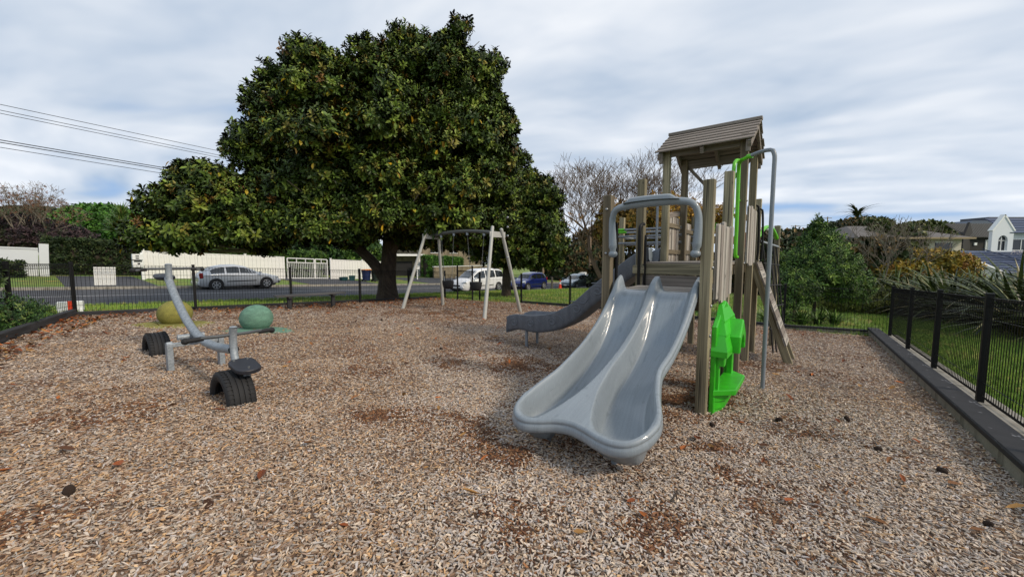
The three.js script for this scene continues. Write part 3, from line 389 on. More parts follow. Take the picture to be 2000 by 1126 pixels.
// hand bars, poles and climbing parts
{
  const g = group('hand_rail', tower); mesh('bar', tube([V(1.0, 1.85, -MB + 0.06), V(0.93, 1.84, -MB + 0.055), V(0.88, 1.77, -MB + 0.05), V(0.88, 1.45, -MB + 0.05), V(0.88, D1, -MB + 0.05)], 0.021, 40, 12), blackSteel, g); mesh('bar', tube([V(1.0, 1.7, -MB + 0.1), V(0.97, 1.66, -MB + 0.1), V(0.96, 1.4, -MB + 0.1), V(0.96, D1, -MB + 0.1)], 0.018, 30, 10), blackSteel, g); mesh('bar', tube([V(0.06, 1.8, -MB + 0.06), V(0.1, 1.74, -MB + 0.06), V(0.11, 1.4, -MB + 0.06), V(0.11, D1 - 0.1, -MB + 0.06)], 0.018, 30, 10), blackSteel, g);
  const f = group('fire_pole', tower), [px, pz] = [1.4, 0.41], [wx, wz] = tw(px, pz), gy = G(wx, wz);
  mesh('pole', tube([V(1.62, 2.69, 0.12), V(1.56, 2.7, 0.2), V(1.46, 2.7, 0.31), V(1.41, 2.68, 0.385), V(px, 2.6, 0.41), V(px, 2.4, 0.41), V(px, 1.2, 0.41), V(px, gy - 0.2, 0.41)], 0.024, 90, 14, 0.3), greyPaint, f);
  mesh('handle', tube([V(1.62, 2.69, 0.12), V(1.74, 2.68, 0.02), V(1.84, 2.66, -0.02), V(1.9, 2.58, -0.03), V(1.92, 2.3, -0.03), V(1.94, 1.8, -0.03), V(1.95, D2 + 0.1, -0.03), V(2.04, D2 + 0.07, -0.02)], 0.024, 70, 12, 0.35), greenPaint, f);
  mesh('handle', tube([V(1.76, 2.68, 0.0), V(1.62, 2.66, -0.02), V(1.53, 2.58, -0.03), V(1.5, 2.3, -0.03), V(1.5, 1.8, -0.03), V(1.5, D2 + 0.1, -0.03), V(1.36, D2 + 0.06, -0.03), V(1.12, D2 + 0.06, -0.02)], 0.024, 70, 12, 0.35), greenPaint, f);
  mesh('clamp', merge([rod(V(1.95, 2.2, -0.03), V(2.09, 2.2, -0.03), 0.016, 0.016, 8, true), rod(V(1.62, 2.69, 0.1), V(1.6, 2.69, 0.16), 0.029, 0.029, 12, true)]), greenPaint, f);
  const rear = group('rear_handles', tower); for (const w of [0.3, 0.72]) mesh('handle', tube([V(4.06, D2, -w), V(4.06, 1.9, -w), V(4.05, 2.02, -w + 0.03), V(4.0, 2.05, -w + 0.06)], 0.022, 30, 10), greenPaint, rear);
  const ladder = group('overhead_rails', tower); for (const [y, o] of [[1.94, 0], [1.81, 0.02], [1.68, 0]]) { mesh('rail', rod(V(3.1, y, -MB), V(3.1, y, -2.5), 0.022, 0.022, 12), greyPaint, ladder); mesh('rail', rod(V(4.0, y, -MB), V(4.0, y, -2.5), 0.022, 0.022, 12), greyPaint, ladder); }
  for (let k = 0; k < 4; k++) mesh('rung', rod(V(3.1, 1.81, -1.3 - k * 0.32), V(4.0, 1.81, -1.3 - k * 0.32), 0.017, 0.017, 10), greyPaint, ladder); mesh('clamp', [rod(V(3.08, 1.94, -2.46), V(3.08, 1.94, -2.1), 0.03, 0.03, 10, true), rod(V(3.06, 1.89, -2.46), V(3.06, 1.89, -2.05), 0.022, 0.022, 10, true)], greenPaint, ladder);
  mesh('play_disc', new THREE.CylinderGeometry(0.15, 0.15, 0.03, 28).rotateZ(Math.PI / 2).translate(3.95, 1.72, -0.22), M({ color: '#7c1418', roughness: 0.4 }), tower);
  // climbing ramp of short boards on two stringers
  const ramp = group('climbing_ramp', tower), [ax, az] = tw(3.7, 0.62), gy2 = G(ax, az), A = V(0, D2, 0.04), B = V(0, gy2 - 0.12, 0.66), L = A.distanceTo(B), tilt = Math.atan2(A.y - B.y, B.z - A.z), RXm = 3.66, mid = A.clone().add(B).multiplyScalar(0.5);
  for (const x of [RXm - 0.27, RXm + 0.27]) mesh('stringer', box(0.045, 0.12, L, 0, 0, 0, null, 0.005).rotateX(tilt).translate(x, mid.y - 0.05, mid.z), postWood, ramp);
  const n = 10; for (let i = 0; i < n; i++) { const t = 0.02 + (i + 0.5) * 0.075, p = A.clone().lerp(B, t); mesh('board', box(0.66, 0.03, L * 0.075 - 0.008, 0, 0, 0, null, 0.004).rotateX(tilt).translate(RXm, p.y + 0.03 * Math.cos(tilt) + 0.012, p.z + 0.03), i % 2 ? greyWood : roofWood, ramp); }
  for (const x of [RXm - 0.3, RXm + 0.3]) mesh('grab_loop', tube([V(x, D2 + 0.02, 0.09), V(x, D2 + 0.3, 0.1), V(x, D2 + 0.85, 0.08), V(x, D2 + 0.92, 0.04), V(x, D2 + 0.88, 0.0)], 0.018, 30, 10), blackSteel, ramp);
  // rope net and green arch at the back corner
  const net = group('rope_climber', tower), ropeMat = M({ color: '#1a1b1c', roughness: 0.8 }); mesh('arch_bar', tube([V(4.08, 1.78, 0.02), V(4.4, 1.95, 0.08), V(4.8, 1.98, 0.15), V(5.2, 1.86, 0.2), V(5.33, 1.78, 0.22)], 0.035, 30, 10), greenPaint, net);
  mesh('top_rail', rod(V(4.08, 1.7, 0.05), V(5.33, 1.62, 0.25), 0.02, 0.02, 10), galv, net);
  for (let k = 0; k < 5; k++) { const x = 4.25 + k * 0.24, z = 0.08 + k * 0.035, [gx, gz] = tw(x, z + 0.25); mesh('rope', rod(V(x, 1.66, z), V(x, G(gx, gz), z + 0.25), 0.013, 0.013, 6), ropeMat, net); }
  for (let k = 0; k < 4; k++) { const y = 1.3 - k * 0.4, o = (1.66 - y) * 0.13; mesh('rope', rod(V(4.15, y, 0.06 + o), V(5.33, y - 0.05, 0.24 + o), 0.013, 0.013, 6), ropeMat, net); }
}
// green play-shop panel
{
  const g = group('shop_panel', tower), b = G(...tw(0.5, 0.1)) - 0.06, E = (pts, d, z, bev = 0.008, holes = []) => extrude(pts, d, bev, holes).translate(0, 0, z);
  mesh('backing', E([[0.07, b], [1.0, b], [1.0, 0.7], [0.54, 0.93], [0.07, 0.7]], 0.05, 0.055, 0.01, [[[0.18, 0.05], [0.18, 0.42], [0.86, 0.42], [0.86, 0.05]]]), greenPlastic, g);
  const frustum = (y0, y1, a0, a1, z0, b0, b1, z1, lip = 0.022) => { const q = (y, x0, x1, z) => [V(x0, y, 0.06), V(x0, y, z), V(x1, y, z), V(x1, y, 0.06)], A = q(y0 - lip, a0, a1, z0), B = q(y0, a0, a1, z0), C2 = q(y1, b0, b1, z1), pos = [], F = (p, r, s, t) => pos.push(p, r, s, p, s, t); for (let i = 0; i < 3; i++) { F(A[i], A[i + 1], B[i + 1], B[i]); F(B[i], B[i + 1], C2[i + 1], C2[i]); } F(C2[0], C2[1], C2[2], C2[3]); F(A[3], A[2], A[1], A[0]); const g = new THREE.BufferGeometry().setFromPoints(pos); g.computeVertexNormals(); return g; };
  for (const f of [[0.46, 0.63, 0.05, 1.02, 0.21, 0.14, 0.93, 0.165, 0.06], [0.615, 0.76, 0.13, 0.94, 0.18, 0.23, 0.84, 0.135], [0.745, 0.9, 0.22, 0.85, 0.148, 0.38, 0.69, 0.09]]) mesh('awning_tier', frustum(...f), greenPlastic, g);
  const arch = [[0.36, 0.4], [0.36, 0.57], [0.55, 0.74], [0.74, 0.57], [0.74, 0.4], [0.7, 0.4]]; for (let k = 0; k <= 8; k++) { const a = Math.PI * k / 8; arch.push([0.55 + 0.15 * Math.cos(a), 0.4 + 0.17 * Math.sin(a)]); } arch.push([0.4, 0.4]);
  mesh('porch', E(arch, 0.16, 0.12, 0.014), greenPlastic, g);
  mesh('bracket', [E([[0, 0], [0.08, 0], [0.16, 0.12], [0, 0.12]], 0.08, 0.1).translate(0.1, 0.3, 0), E([[0, 0], [-0.08, 0], [-0.16, 0.12], [0, 0.12]], 0.08, 0.1).translate(0.97, 0.3, 0)], greenPlastic, g);
  const trap = (y0, y1, out0, out1, x0, x1) => { const A = [[x0, 0.1], [x0 + 0.16, out1], [x1 - 0.16, out1], [x1, 0.1]]; const s = new THREE.Shape(A.map(([x, z]) => new THREE.Vector2(x, -z))); return new THREE.ExtrudeGeometry(s, { depth: y1 - y0, bevelEnabled: true, bevelThickness: 0.006, bevelSize: 0.006, bevelSegments: 2 }).rotateX(-Math.PI / 2).translate(0, y0, 0); };
  mesh('counter', [trap(0.0, 0.045, 0, 0.27, 0.06, 1.01)], greenPlastic, g);
  for (let k = 0; k < 3; k++) mesh('skirt_board', [trap(-0.085 * (k + 1) + 0.01, -0.085 * k, 0, 0.2 - 0.03 * k, 0.09 + 0.01 * k, 0.98 - 0.2 * k)], greenPlastic, g);
  mesh('jamb', [box(0.06, 0.42, 0.05, 0.13, 0.23, 0.11, null, 0.01), box(0.1, 0.42, 0.06, 0.89, 0.23, 0.115, null, 0.01)], greenPlastic, g);
}

// ---------------------------------------------------------------- see-saw, tyres, balls, swings, bench
{
  const cx = -3.94, cz = -4.76, g0 = G(cx, cz), t = thing('seesaw', 'galvanised see-saw with curved tube beam tilted down towards the nearer tyre', 'seesaw', [cx, 0, cz], -0.666);
  const P = (u, h, z = 0) => V(u, h, z);
  mesh('beam', tube([P(-1.42, 1.1), P(-1.2, 0.93), P(-0.94, 0.77), P(-0.56, 0.58), P(-0.15, 0.45), P(0.3, 0.385), P(0.75, 0.39), P(1.2, 0.43), P(1.3, 0.44)], 0.048, 70, 18), galv, t);
  mesh('handle_post', tube([P(1.38, 0.26), P(1.33, 0.34), P(1.3, 0.45), P(1.3, 0.58), P(1.33, 0.68)], 0.036, 30, 16), galv, t); mesh('post_cap', new THREE.SphereGeometry(0.036, 16, 8, 0, 6.29, 0, 1.57).scale(1, 0.4, 1).translate(1.33, 0.68, 0), galv, t);
  mesh('handle_post', tube([P(-1.36, 1.0), P(-1.37, 1.12), P(-1.37, 1.22), P(-1.36, 1.3)], 0.042, 20, 16), galv, t); mesh('post_cap', new THREE.SphereGeometry(0.042, 16, 8, 0, 6.29, 0, 1.57).scale(1, 0.4, 1).translate(-1.36, 1.3, 0), galv, t);
  const bars = [[1.3, 0.6, 1], [-1.36, 1.24, -1]];
  for (const [u, h, s] of bars) { const b = mesh('handle_bar', tube([P(u - s * 0.05, h - 0.02, -0.36), P(u - s * 0.02, h, -0.24), P(u, h, -0.12), P(u, h, 0.12), P(u - s * 0.02, h, 0.24), P(u - s * 0.05, h - 0.02, 0.36)], 0.017, 50, 10), M({ color: '#4c5053', roughness: 0.5, metalness: 0.3 }), t); for (const z of [-0.31, 0.31]) { mesh('grip', rod(P(u - s * 0.03, h - 0.006, z - 0.07), P(u - s * 0.03, h - 0.012, z + 0.06), 0.024, 0.024, 12, true), rubber, b); mesh('grip_end', new THREE.SphereGeometry(0.033, 12, 8).translate(u - s * 0.04, h - 0.014, Math.sign(z) * 0.38), rubber, b); } }
  const seat = () => { const s = new THREE.Shape(); s.moveTo(-0.17, 0.06); s.bezierCurveTo(-0.15, 0.12, -0.1, 0.125, -0.02, 0.12); s.bezierCurveTo(0.1, 0.115, 0.17, 0.13, 0.2, 0.06); s.bezierCurveTo(0.22, 0.03, 0.22, -0.03, 0.2, -0.06); s.bezierCurveTo(0.17, -0.13, 0.1, -0.115, -0.02, -0.12); s.bezierCurveTo(-0.1, -0.125, -0.15, -0.12, -0.17, -0.06); s.closePath(); const g = new THREE.ExtrudeGeometry(s, { depth: 0.02, bevelEnabled: true, bevelThickness: 0.014, bevelSize: 0.016, bevelSegments: 4, curveSegments: 12 }).rotateX(-Math.PI / 2).scale(0.84, 1, 0.84); return g; };
  for (const [u, h, r, tl] of [[1.6, 0.315, 0, -0.17], [-1.68, 1.1, Math.PI, -0.14]]) { const m = mesh('seat', seat().rotateY(r).rotateZ(tl * (r ? 1 : 1)).translate(u, h, 0), rubberSeat, t); for (const [a, z] of [[-0.1, 0.06], [-0.1, -0.06], [0.12, 0.0]]) mesh('bolt', new THREE.CylinderGeometry(0.012, 0.012, 0.008, 10).translate(u + (r ? -a : a), h + 0.037 + (u > 0 ? a * tl : 0), z), bolt, m); }
  mesh('seat_bracket', [rod(P(1.36, 0.28), P(1.66, 0.27), 0.035, 0.03, 12, true), rod(P(1.64, 0.22), P(1.64, 0.29), 0.04, 0.04, 14, true)], galv, t); mesh('seat_bracket', [rod(P(-1.38, 1.07), P(-1.66, 1.08), 0.035, 0.03, 12, true)], galv, t);
  for (const z of [-0.26, 0.26]) mesh('support_post', extrude([[-0.055, g0 - 0.25], [0.055, g0 - 0.25], [0.055, 0.34], [0.03, 0.37], [-0.055, 0.35]], 0.06, 0.005).translate(-0.16, 0, z - 0.03), galv, t);
  mesh('axle', [box(0.06, 0.05, 0.5, -0.16, 0.32, 0, null, 0.006), rod(P(-0.2, 0.4, -0.1), P(-0.2, 0.4, 0.17), 0.034, 0.034, 16, true), box(0.34, 0.1, 0.05, -0.1, 0.385, 0, null, 0.02)], galv, t);
}
{ // half-buried tyres
  const R = 0.3, pr = [[0.205, -0.085], [0.23, -0.105], [0.27, -0.11], [0.292, -0.1], [0.3, -0.085], [0.302, -0.062], [0.291, -0.06], [0.291, -0.048], [0.303, -0.046], [0.304, -0.022], [0.292, -0.02], [0.292, -0.008], [0.304, -0.006], [0.304, 0.018], [0.292, 0.02], [0.292, 0.032], [0.304, 0.034], [0.303, 0.058], [0.292, 0.06], [0.292, 0.07], [0.301, 0.072], [0.3, 0.085], [0.292, 0.1], [0.27, 0.11], [0.23, 0.105], [0.205, 0.085], [0.22, 0.06], [0.28, 0.05], [0.28, -0.05], [0.22, -0.06], [0.205, -0.085]];
  const g = new THREE.LatheGeometry(pr.map(([r, y]) => new THREE.Vector2(r, y * 1.12)), 64), tread = toCreasedNormals(g, 0.7).rotateX(Math.PI / 2), lugs = [];
  for (let k = 0; k < 44; k++) for (const s of [-1, 1]) { const b = box(0.008, 0.006, 0.05, 0, 0.303, s * 0.083); b.rotateZ((k / 44) * 6.283 + 0.05 * s); lugs.push(b); }
  const make = (label, x, z, k) => { const t = thing('half_tyre', label, 'tyre', [x, G(x, z) + 0.005, z], -0.666, 'tyres half buried under the see-saw seats'); mesh('casing', tread, rubber, t); mesh('tread_blocks', merge(lugs.map((l) => l.clone())), rubber, t); return t; };
  make('half buried black tyre under the low see-saw seat', -2.8, -3.75); make('half buried black tyre under the raised see-saw seat', -5.22, -5.55);
}
{ // rubber balls on coloured mats
  const ball = (label, x, z, c, spots, mc, mlabel, el, mats) => {
    const mt = withRep(speckle(c, spots, 0.3, c.length + x * 3, 256, 96), 4, 3), gy = G(x, z);
    const g = new THREE.SphereGeometry(0.3, 48, 32), p = g.attributes.position; g.scale(1.0, 0.93, 1.0);
    const m = mesh('rubber_ball', g, M({ map: mt, roughness: 0.9, bumpMap: withRep(scuff, 10, 8), bumpScale: 0.004 })); m.position.set(x, gy + 0.225, z); tag(m, label, 'rubber ball');
    const s = grid(48, 6, (u, v) => { const a = u * 6.2832, w = 1 + 0.08 * Math.sin(a * 3 + x) + 0.05 * Math.sin(a * 5), px = x + mats[0] + Math.cos(a) * mats[2] * w * v, pz = z + mats[1] + Math.sin(a) * mats[3] * w * v; return V(px, chipY(px, pz) * 0.3 + G(px, pz) * 0.7 + 0.03 - 0.03 * v ** 6, pz); });
    const q = mesh('rubber_mat', s, M({ map: withRep(mt, 2.2), roughness: 0.95, side: THREE.DoubleSide })); tag(q, mlabel, 'mat');
  };
  ball('olive yellow speckled rubber ball near the street fence', -7.22, -8.15, '#8a8640', ['#6c6a2e', '#a39c55', '#4b4a26'], '#a29a4a', 'olive yellow rubber mat around the yellow ball', 0, [0.05, 0.05, 0.72, 0.55]);
  ball('pale green speckled rubber ball between see-saw and bench', -5.28, -7.85, '#678f7b', ['#4f7562', '#88ae98', '#3f5f50'], '#7aa08f', 'pale green rubber mat around the green ball', 0, [0.15, 0.12, 0.66, 0.42]);
}
{ // swing set
  const legs = [[-3.62, -12.44], [-2.55, -14.1], [-0.78, -10.56], [0.31, -12.69]], tops = [V(-2.9, 2.34, -13.14), V(-2.52, 2.27, -13.25), V(-0.58, 2.3, -11.5), V(-0.32, 2.24, -11.62)];
  const t = thing('swing_set', 'pale steel swing set with splayed legs and arched crossbar', 'swing set'), legMat = M({ color: '#a9aaa4', roughness: 0.55, metalness: 0.1 });
  legs.forEach(([x, z], i) => { const base = V(x, G(x, z) - 0.15, z); mesh('leg', rod(base, tops[i], 0.058, 0.05, 16, true), legMat, t); mesh('leg_cap', new THREE.SphereGeometry(0.05, 14, 8).translate(tops[i].x, tops[i].y, tops[i].z), legMat, t); });
  for (const [i, j] of [[0, 1], [2, 3]]) { const a = tops[i].clone().lerp(V(legs[i][0], 0, legs[i][1]), 0.08), b = tops[j].clone().lerp(V(legs[j][0], 0, legs[j][1]), 0.08), d = b.clone().sub(a), m = a.clone().add(b).multiplyScalar(0.5); const q = box(d.length() + 0.16, 0.17, 0.03, 0, 0, 0, null, 0.01); q.rotateY(-Math.atan2(d.z, d.x)).translate(m.x, m.y, m.z); mesh('end_plate', q, legMat, t); }
  const A = tops[0].clone().add(tops[1]).multiplyScalar(0.5).setY(2.15), B = tops[2].clone().add(tops[3]).multiplyScalar(0.5).setY(2.13), beamAt = (s) => A.clone().lerp(B, s).add(V(0, 0.1 * (1 - (2 * s - 1) ** 2), 0));
  mesh('crossbar', tube([0, 0.15, 0.35, 0.5, 0.65, 0.85, 1].map(beamAt), 0.055, 50, 14), M({ color: '#575a58', roughness: 0.6, metalness: 0.2 }), t);
  const chain = M({ color: '#8a8c8c', roughness: 0.4, metalness: 0.8 });
  for (const [s0, s1] of [[0.15, 0.36], [0.57, 0.82]]) {
    const mid = beamAt((s0 + s1) / 2), sw = group('swing', t), seatY = 0.5, ends = [];
    for (const s of [s0, s1]) { const p = beamAt(s), q = beamAt(mix((s0 + s1) / 2, s, 0.62)).setY(seatY + 0.28), L = p.distanceTo(q), links = [], N = Math.round(L / 0.034); const bk = box(0.07, 0.09, 0.06, p.x, p.y - 0.085, p.z, null, 0.01); mesh('hanger', bk, galv, sw); for (let k = 1; k < N; k++) { const c = p.clone().lerp(q, (k + 1.5) / (N + 1)); const l = new THREE.TorusGeometry(0.014, 0.0038, 4, 8).scale(0.7, 1.5, 1); if (k % 2) l.rotateY(1.57); links.push(l.translate(c.x, c.y, c.z)); } mesh('chain', merge(links), chain, sw).userData.kind = 'stuff'; ends.push(q); }
    const c = ends[0].clone().add(ends[1]).multiplyScalar(0.5).setY(seatY), ang = -Math.atan2(ends[1].z - ends[0].z, ends[1].x - ends[0].x);
    const seat = new THREE.LatheGeometry([[0.02, -0.14], [0.12, -0.13], [0.17, -0.08], [0.19, 0.02], [0.2, 0.13], [0.185, 0.14], [0.175, 0.12], [0.165, 0.02], [0.15, -0.06], [0.1, -0.105], [0.02, -0.11]].map(([r, y]) => new THREE.Vector2(r, y)), 28).scale(1.05, 1, 0.9).rotateY(ang).translate(c.x, c.y, c.z);
    mesh('bucket_seat', seat, rubber, sw); mesh('yoke', [rod(ends[0], c.clone().lerp(ends[0], 0.9).setY(seatY + 0.1), 0.012, 0.012, 8), rod(ends[1], c.clone().lerp(ends[1], 0.9).setY(seatY + 0.1), 0.012, 0.012, 8)], galv, sw);
  }
}
{ // bench by the street fence
  const x = -6.2, z = -11.78, g = G(x, z), t = thing('bench', 'low black backless bench by the street fence', 'bench', [x, g, z], -Math.atan2(-1.3, 1.36)), m = M({ ...wood('#323233', '#5c5b5b', 121), roughness: 0.6 });
  for (let k = 0; k < 3; k++) mesh('slat', box(1.95, 0.045, 0.13, 0, 0.44, -0.145 + k * 0.145, null, 0.006), m, t);
  for (const s of [-0.62, 0.62]) { const l = mesh('leg', [box(0.1, 0.6, 0.12, s, 0.115, 0.06, null, 0.008), box(0.09, 0.05, 0.4, s, 0.39, 0)], tarWood, t); }
}

// ---------------------------------------------------------------- vehicles
const tyreGeo = new THREE.LatheGeometry([[0.2, -0.09], [0.27, -0.1], [0.305, -0.085], [0.31, -0.05], [0.31, 0.05], [0.305, 0.085], [0.27, 0.1], [0.2, 0.09]].map(([r, y]) => new THREE.Vector2(r, y)), 28).rotateX(Math.PI / 2);
const rimGeo = (() => { const l = [new THREE.CylinderGeometry(0.205, 0.205, 0.03, 24).rotateX(Math.PI / 2).translate(0, 0, 0.05)]; const out = []; for (let k = 0; k < 6; k++) { out.push(box(0.052, 0.16, 0.02, 0, 0.11, 0.085, null, 0.006).rotateZ(k * 1.0472)); } out.push(new THREE.CylinderGeometry(0.05, 0.05, 0.03, 16).rotateX(Math.PI / 2).translate(0, 0, 0.085), new THREE.TorusGeometry(0.2, 0.016, 6, 28).translate(0, 0, 0.08)); return [merge(l), merge(out)]; })();
const rimSilver = M({ color: '#b9bcbf', roughness: 0.35, metalness: 0.7 }), rimDark = M({ color: '#15171a', roughness: 0.7 }), trimBlack = M({ color: '#15171a', roughness: 0.6 }), lampRed = M({ color: '#8f1016', roughness: 0.2 }), lampClear = new THREE.MeshPhysicalMaterial({ color: '#cfd6db', roughness: 0.12, metalness: 0.3, clearcoat: 1 }), carGlass = new THREE.MeshPhysicalMaterial({ color: '#1a2226', roughness: 0.05, clearcoat: 1 }), plateMat = M({ color: '#d7d8d2', roughness: 0.5 });
// st: stations from tail to nose: [x, sill, belt, top, half width at belt, half width at top]
function car(label, r, n, heading, paintMat, st, o) {
  const p = GP(r, n), [wx, wz] = RN(r, n), t = thing('parked_car', label, 'car', [wx, G(wx, wz) - 0.3, wz], TH + (heading < 0 ? Math.PI : 0) + (o.yaw ?? 0), 'cars parked along the street');
  t.rotation.z = heading * -0.0; const L = st.at(-1)[0], x0 = -L / 2;
  const half = (s) => { const [x, lo, be, to, hb, ht] = s; return [[hb * 0.9, lo], [hb * 0.985, lo + 0.1], [hb, mix(lo, be, 0.5)], [hb * 0.992, be - 0.06], [hb * 0.95, be], [ht, Math.max(be, to - 0.1)], [ht * 0.84, to - 0.018], [ht * 0.4, to], [0, to + 0.004]]; };
  const K = 16, ring = (s) => { const h = half(s); return [...h, ...h.slice(0, -1).reverse().map(([z, y]) => [-z, y])]; };
  const S = (si, k) => { const i = Math.min(Math.floor(si), st.length - 2), f = si - i, k0 = Math.min(Math.floor(k), K - 1), g = k - k0, A = ring(st[i]), B = ring(st[i + 1]), e = (q, m) => mix(q[k0][m], q[k0 + 1][m], g); return V(x0 + mix(st[i][0], st[i + 1][0], f), mix(e(A, 1), e(B, 1), f), mix(e(A, 0), e(B, 0), f)); };
  const nS = st.length - 1, body = grid(K, nS * 3, (u, v) => S(v * nS, u * K)), ends = [0, nS].map((si) => { const sh = ring(st[si]); return grid(K, 1, (u, v) => { const q = sh[Math.round(u * K)]; return V(x0 + st[si][0], v ? 0.4 : q[1], v ? 0 : q[0]); }); });
  mesh('body', merge([body, ...ends]), paintMat, t);
  const patch = (name, s0, s1, k0, k1, mat, off = 0.007, n1 = 6, n2 = 4) => { const g = grid(n1, n2, (u, v) => { const s = mix(s0, s1, u), k = mix(k0, k1, v), q = S(s, k), d = S(Math.min(nS, s + 0.02), k).sub(S(Math.max(0, s - 0.02), k)), e = S(s, Math.min(K, k + 0.05)).sub(S(s, Math.max(0, k - 0.05))), nn = e.cross(d).normalize(); if (nn.dot(q.clone().sub(V(q.x, 0.5, 0))) < 0) nn.negate(); return q.addScaledVector(nn, off); }); return mesh(name, g, mat, t); };
  for (const [a, b] of o.side) { patch('side_window', a, b, 4.12, 4.93, o.tint ?? carGlass); patch('side_window', a, b, K - 4.12, K - 4.93, o.tint ?? carGlass); }
  patch('windscreen', o.ws[0], o.ws[1], 5.5, K - 5.5, carGlass, 0.006, 8, 8); patch('rear_window', o.rw[0], o.rw[1], 5.6, K - 5.6, carGlass, 0.006, 8, 8);
  const hw = st[Math.floor(nS / 2)][4];
  for (const x of o.axles) for (const s of [-1, 1]) { mesh('wheel_arch', new THREE.CylinderGeometry(0.365, 0.365, 0.1, 28).rotateX(Math.PI / 2).translate(x0 + x, 0.33, s * (hw - 0.044)), trimBlack, t); const w = mesh('wheel', tyreGeo.clone().rotateY(s < 0 ? Math.PI : 0), rubber, t); w.position.set(x0 + x, 0.31, s * (hw - 0.065)); const a = mesh('wheel_disc', rimGeo[0].clone().rotateY(s < 0 ? Math.PI : 0), rimDark, w); mesh('rim', rimGeo[1].clone().rotateY(s < 0 ? Math.PI : 0), rimSilver, w); }
  const B = (name, mat, x, y, z, w, h, d, bv = 0.02, rot) => mesh(name, box(w, h, d, x0 + x, y, z, rot, bv), mat, t);
  for (const s of [-1, 1]) {
    B('headlight', lampClear, L - o.hl[0], o.hl[1], s * hw * 0.72, o.hl[2] ?? 0.3, o.hl[3] ?? 0.15, 0.3, 0.05, [0, s * -0.5, -0.25]); B('tail_light', lampRed, o.tl[0], o.tl[1], s * hw * 0.86, 0.16, o.tl[2] ?? 0.24, 0.2, 0.03);
    B('mirror', o.mirror ?? paintMat, o.mx, o.my, s * (hw + 0.09), 0.1, 0.13, 0.2, 0.03); B('side_moulding', trimBlack, L / 2 - 0.05, 0.5, s * (hw + 0.004), 1.5, 0.05, 0.03, 0.01);
    for (const dx of [0, 0.95]) B('door_handle', o.mirror ?? paintMat, L / 2 - 0.5 + dx, st[Math.floor(nS / 2)][2] - 0.1, s * (hw + 0.006), 0.17, 0.03, 0.03, 0.01);
  }
  B('grille', trimBlack, L - 0.02, 0.55, 0, 0.06, 0.12, 0.9, 0.02); B('lower_grille', trimBlack, L - 0.0, 0.34, 0, 0.07, 0.16, 1.05, 0.03); B('bumper', paintMat, L - 0.03, 0.44, 0, 0.12, 0.12, hw * 1.75, 0.05); B('bumper', o.bump ?? paintMat, 0.02, 0.42, 0, 0.14, 0.2, hw * 1.8, 0.05); B('number_plate', plateMat, L + 0.035, 0.42, 0, 0.012, 0.12, 0.36, 0.003); B('number_plate', plateMat, -0.03, 0.75, 0, 0.02, 0.12, 0.36, 0.003);
  mesh('underbody', box(L - 0.6, 0.16, hw * 1.7, 0, 0.24, 0), trimBlack, t);
  return t;
}
const paintOf = (c, m = 0.35, r = 0.35) => new THREE.MeshPhysicalMaterial({ color: c, metalness: m, roughness: r, clearcoat: 1, clearcoatRoughness: 0.06 });
const HATCH = [[0, 0.32, 0.78, 0.8, 0.72, 0.62], [0.08, 0.26, 0.86, 0.94, 0.8, 0.64], [0.34, 0.22, 0.92, 1.14, 0.84, 0.62], [0.72, 0.2, 0.94, 1.35, 0.85, 0.59], [1.2, 0.2, 0.93, 1.46, 0.86, 0.58], [1.8, 0.2, 0.91, 1.48, 0.86, 0.58], [2.25, 0.2, 0.9, 1.39, 0.86, 0.58], [2.7, 0.2, 0.9, 1.17, 0.855, 0.6], [3.15, 0.2, 0.9, 0.95, 0.85, 0.64], [3.6, 0.22, 0.8, 0.86, 0.82, 0.62], [3.95, 0.25, 0.68, 0.75, 0.76, 0.56], [4.12, 0.28, 0.58, 0.64, 0.66, 0.5], [4.2, 0.34, 0.5, 0.52, 0.5, 0.4]];
const hatchOpt = { side: [[2.6, 4.05], [4.2, 5.35], [5.45, 7.35]], ws: [6.25, 7.9], rw: [1.15, 2.9], axles: [0.78, 3.35], hl: [0.26, 0.66], tl: [0.12, 0.86, 0.3], mx: 3.0, my: 0.98 };
car('silver hatchback parked in front of the white paling fence', 8.1, 27.75, 1, paintOf('#c2c6ca', 0.3), HATCH, hatchOpt);
const MPV = [[0, 0.32, 0.9, 0.92, 0.74, 0.64], [0.06, 0.26, 0.95, 1.2, 0.82, 0.66], [0.22, 0.22, 0.98, 1.56, 0.85, 0.64], [0.6, 0.2, 0.98, 1.67, 0.86, 0.63], [1.5, 0.2, 0.97, 1.72, 0.87, 0.62], [2.4, 0.2, 0.95, 1.7, 0.87, 0.62], [2.9, 0.2, 0.95, 1.58, 0.87, 0.62], [3.4, 0.2, 0.95, 1.26, 0.86, 0.65], [3.75, 0.2, 0.95, 1.04, 0.86, 0.68], [4.15, 0.22, 0.82, 0.93, 0.82, 0.64], [4.38, 0.25, 0.68, 0.8, 0.76, 0.58], [4.5, 0.3, 0.55, 0.62, 0.62, 0.48]];
car('white people carrier parked nose towards the street corner', 20.8, 19.6, -1, paintOf('#e3e5e6', 0, 0.3), MPV, { side: [[1.9, 3.5], [3.65, 4.75], [4.85, 6.9]], ws: [5.85, 7.9], rw: [0.9, 2.3], axles: [0.85, 3.6], hl: [0.3, 0.78, 0.34, 0.17], tl: [0.1, 1.0, 0.34], mx: 3.45, my: 1.05 });
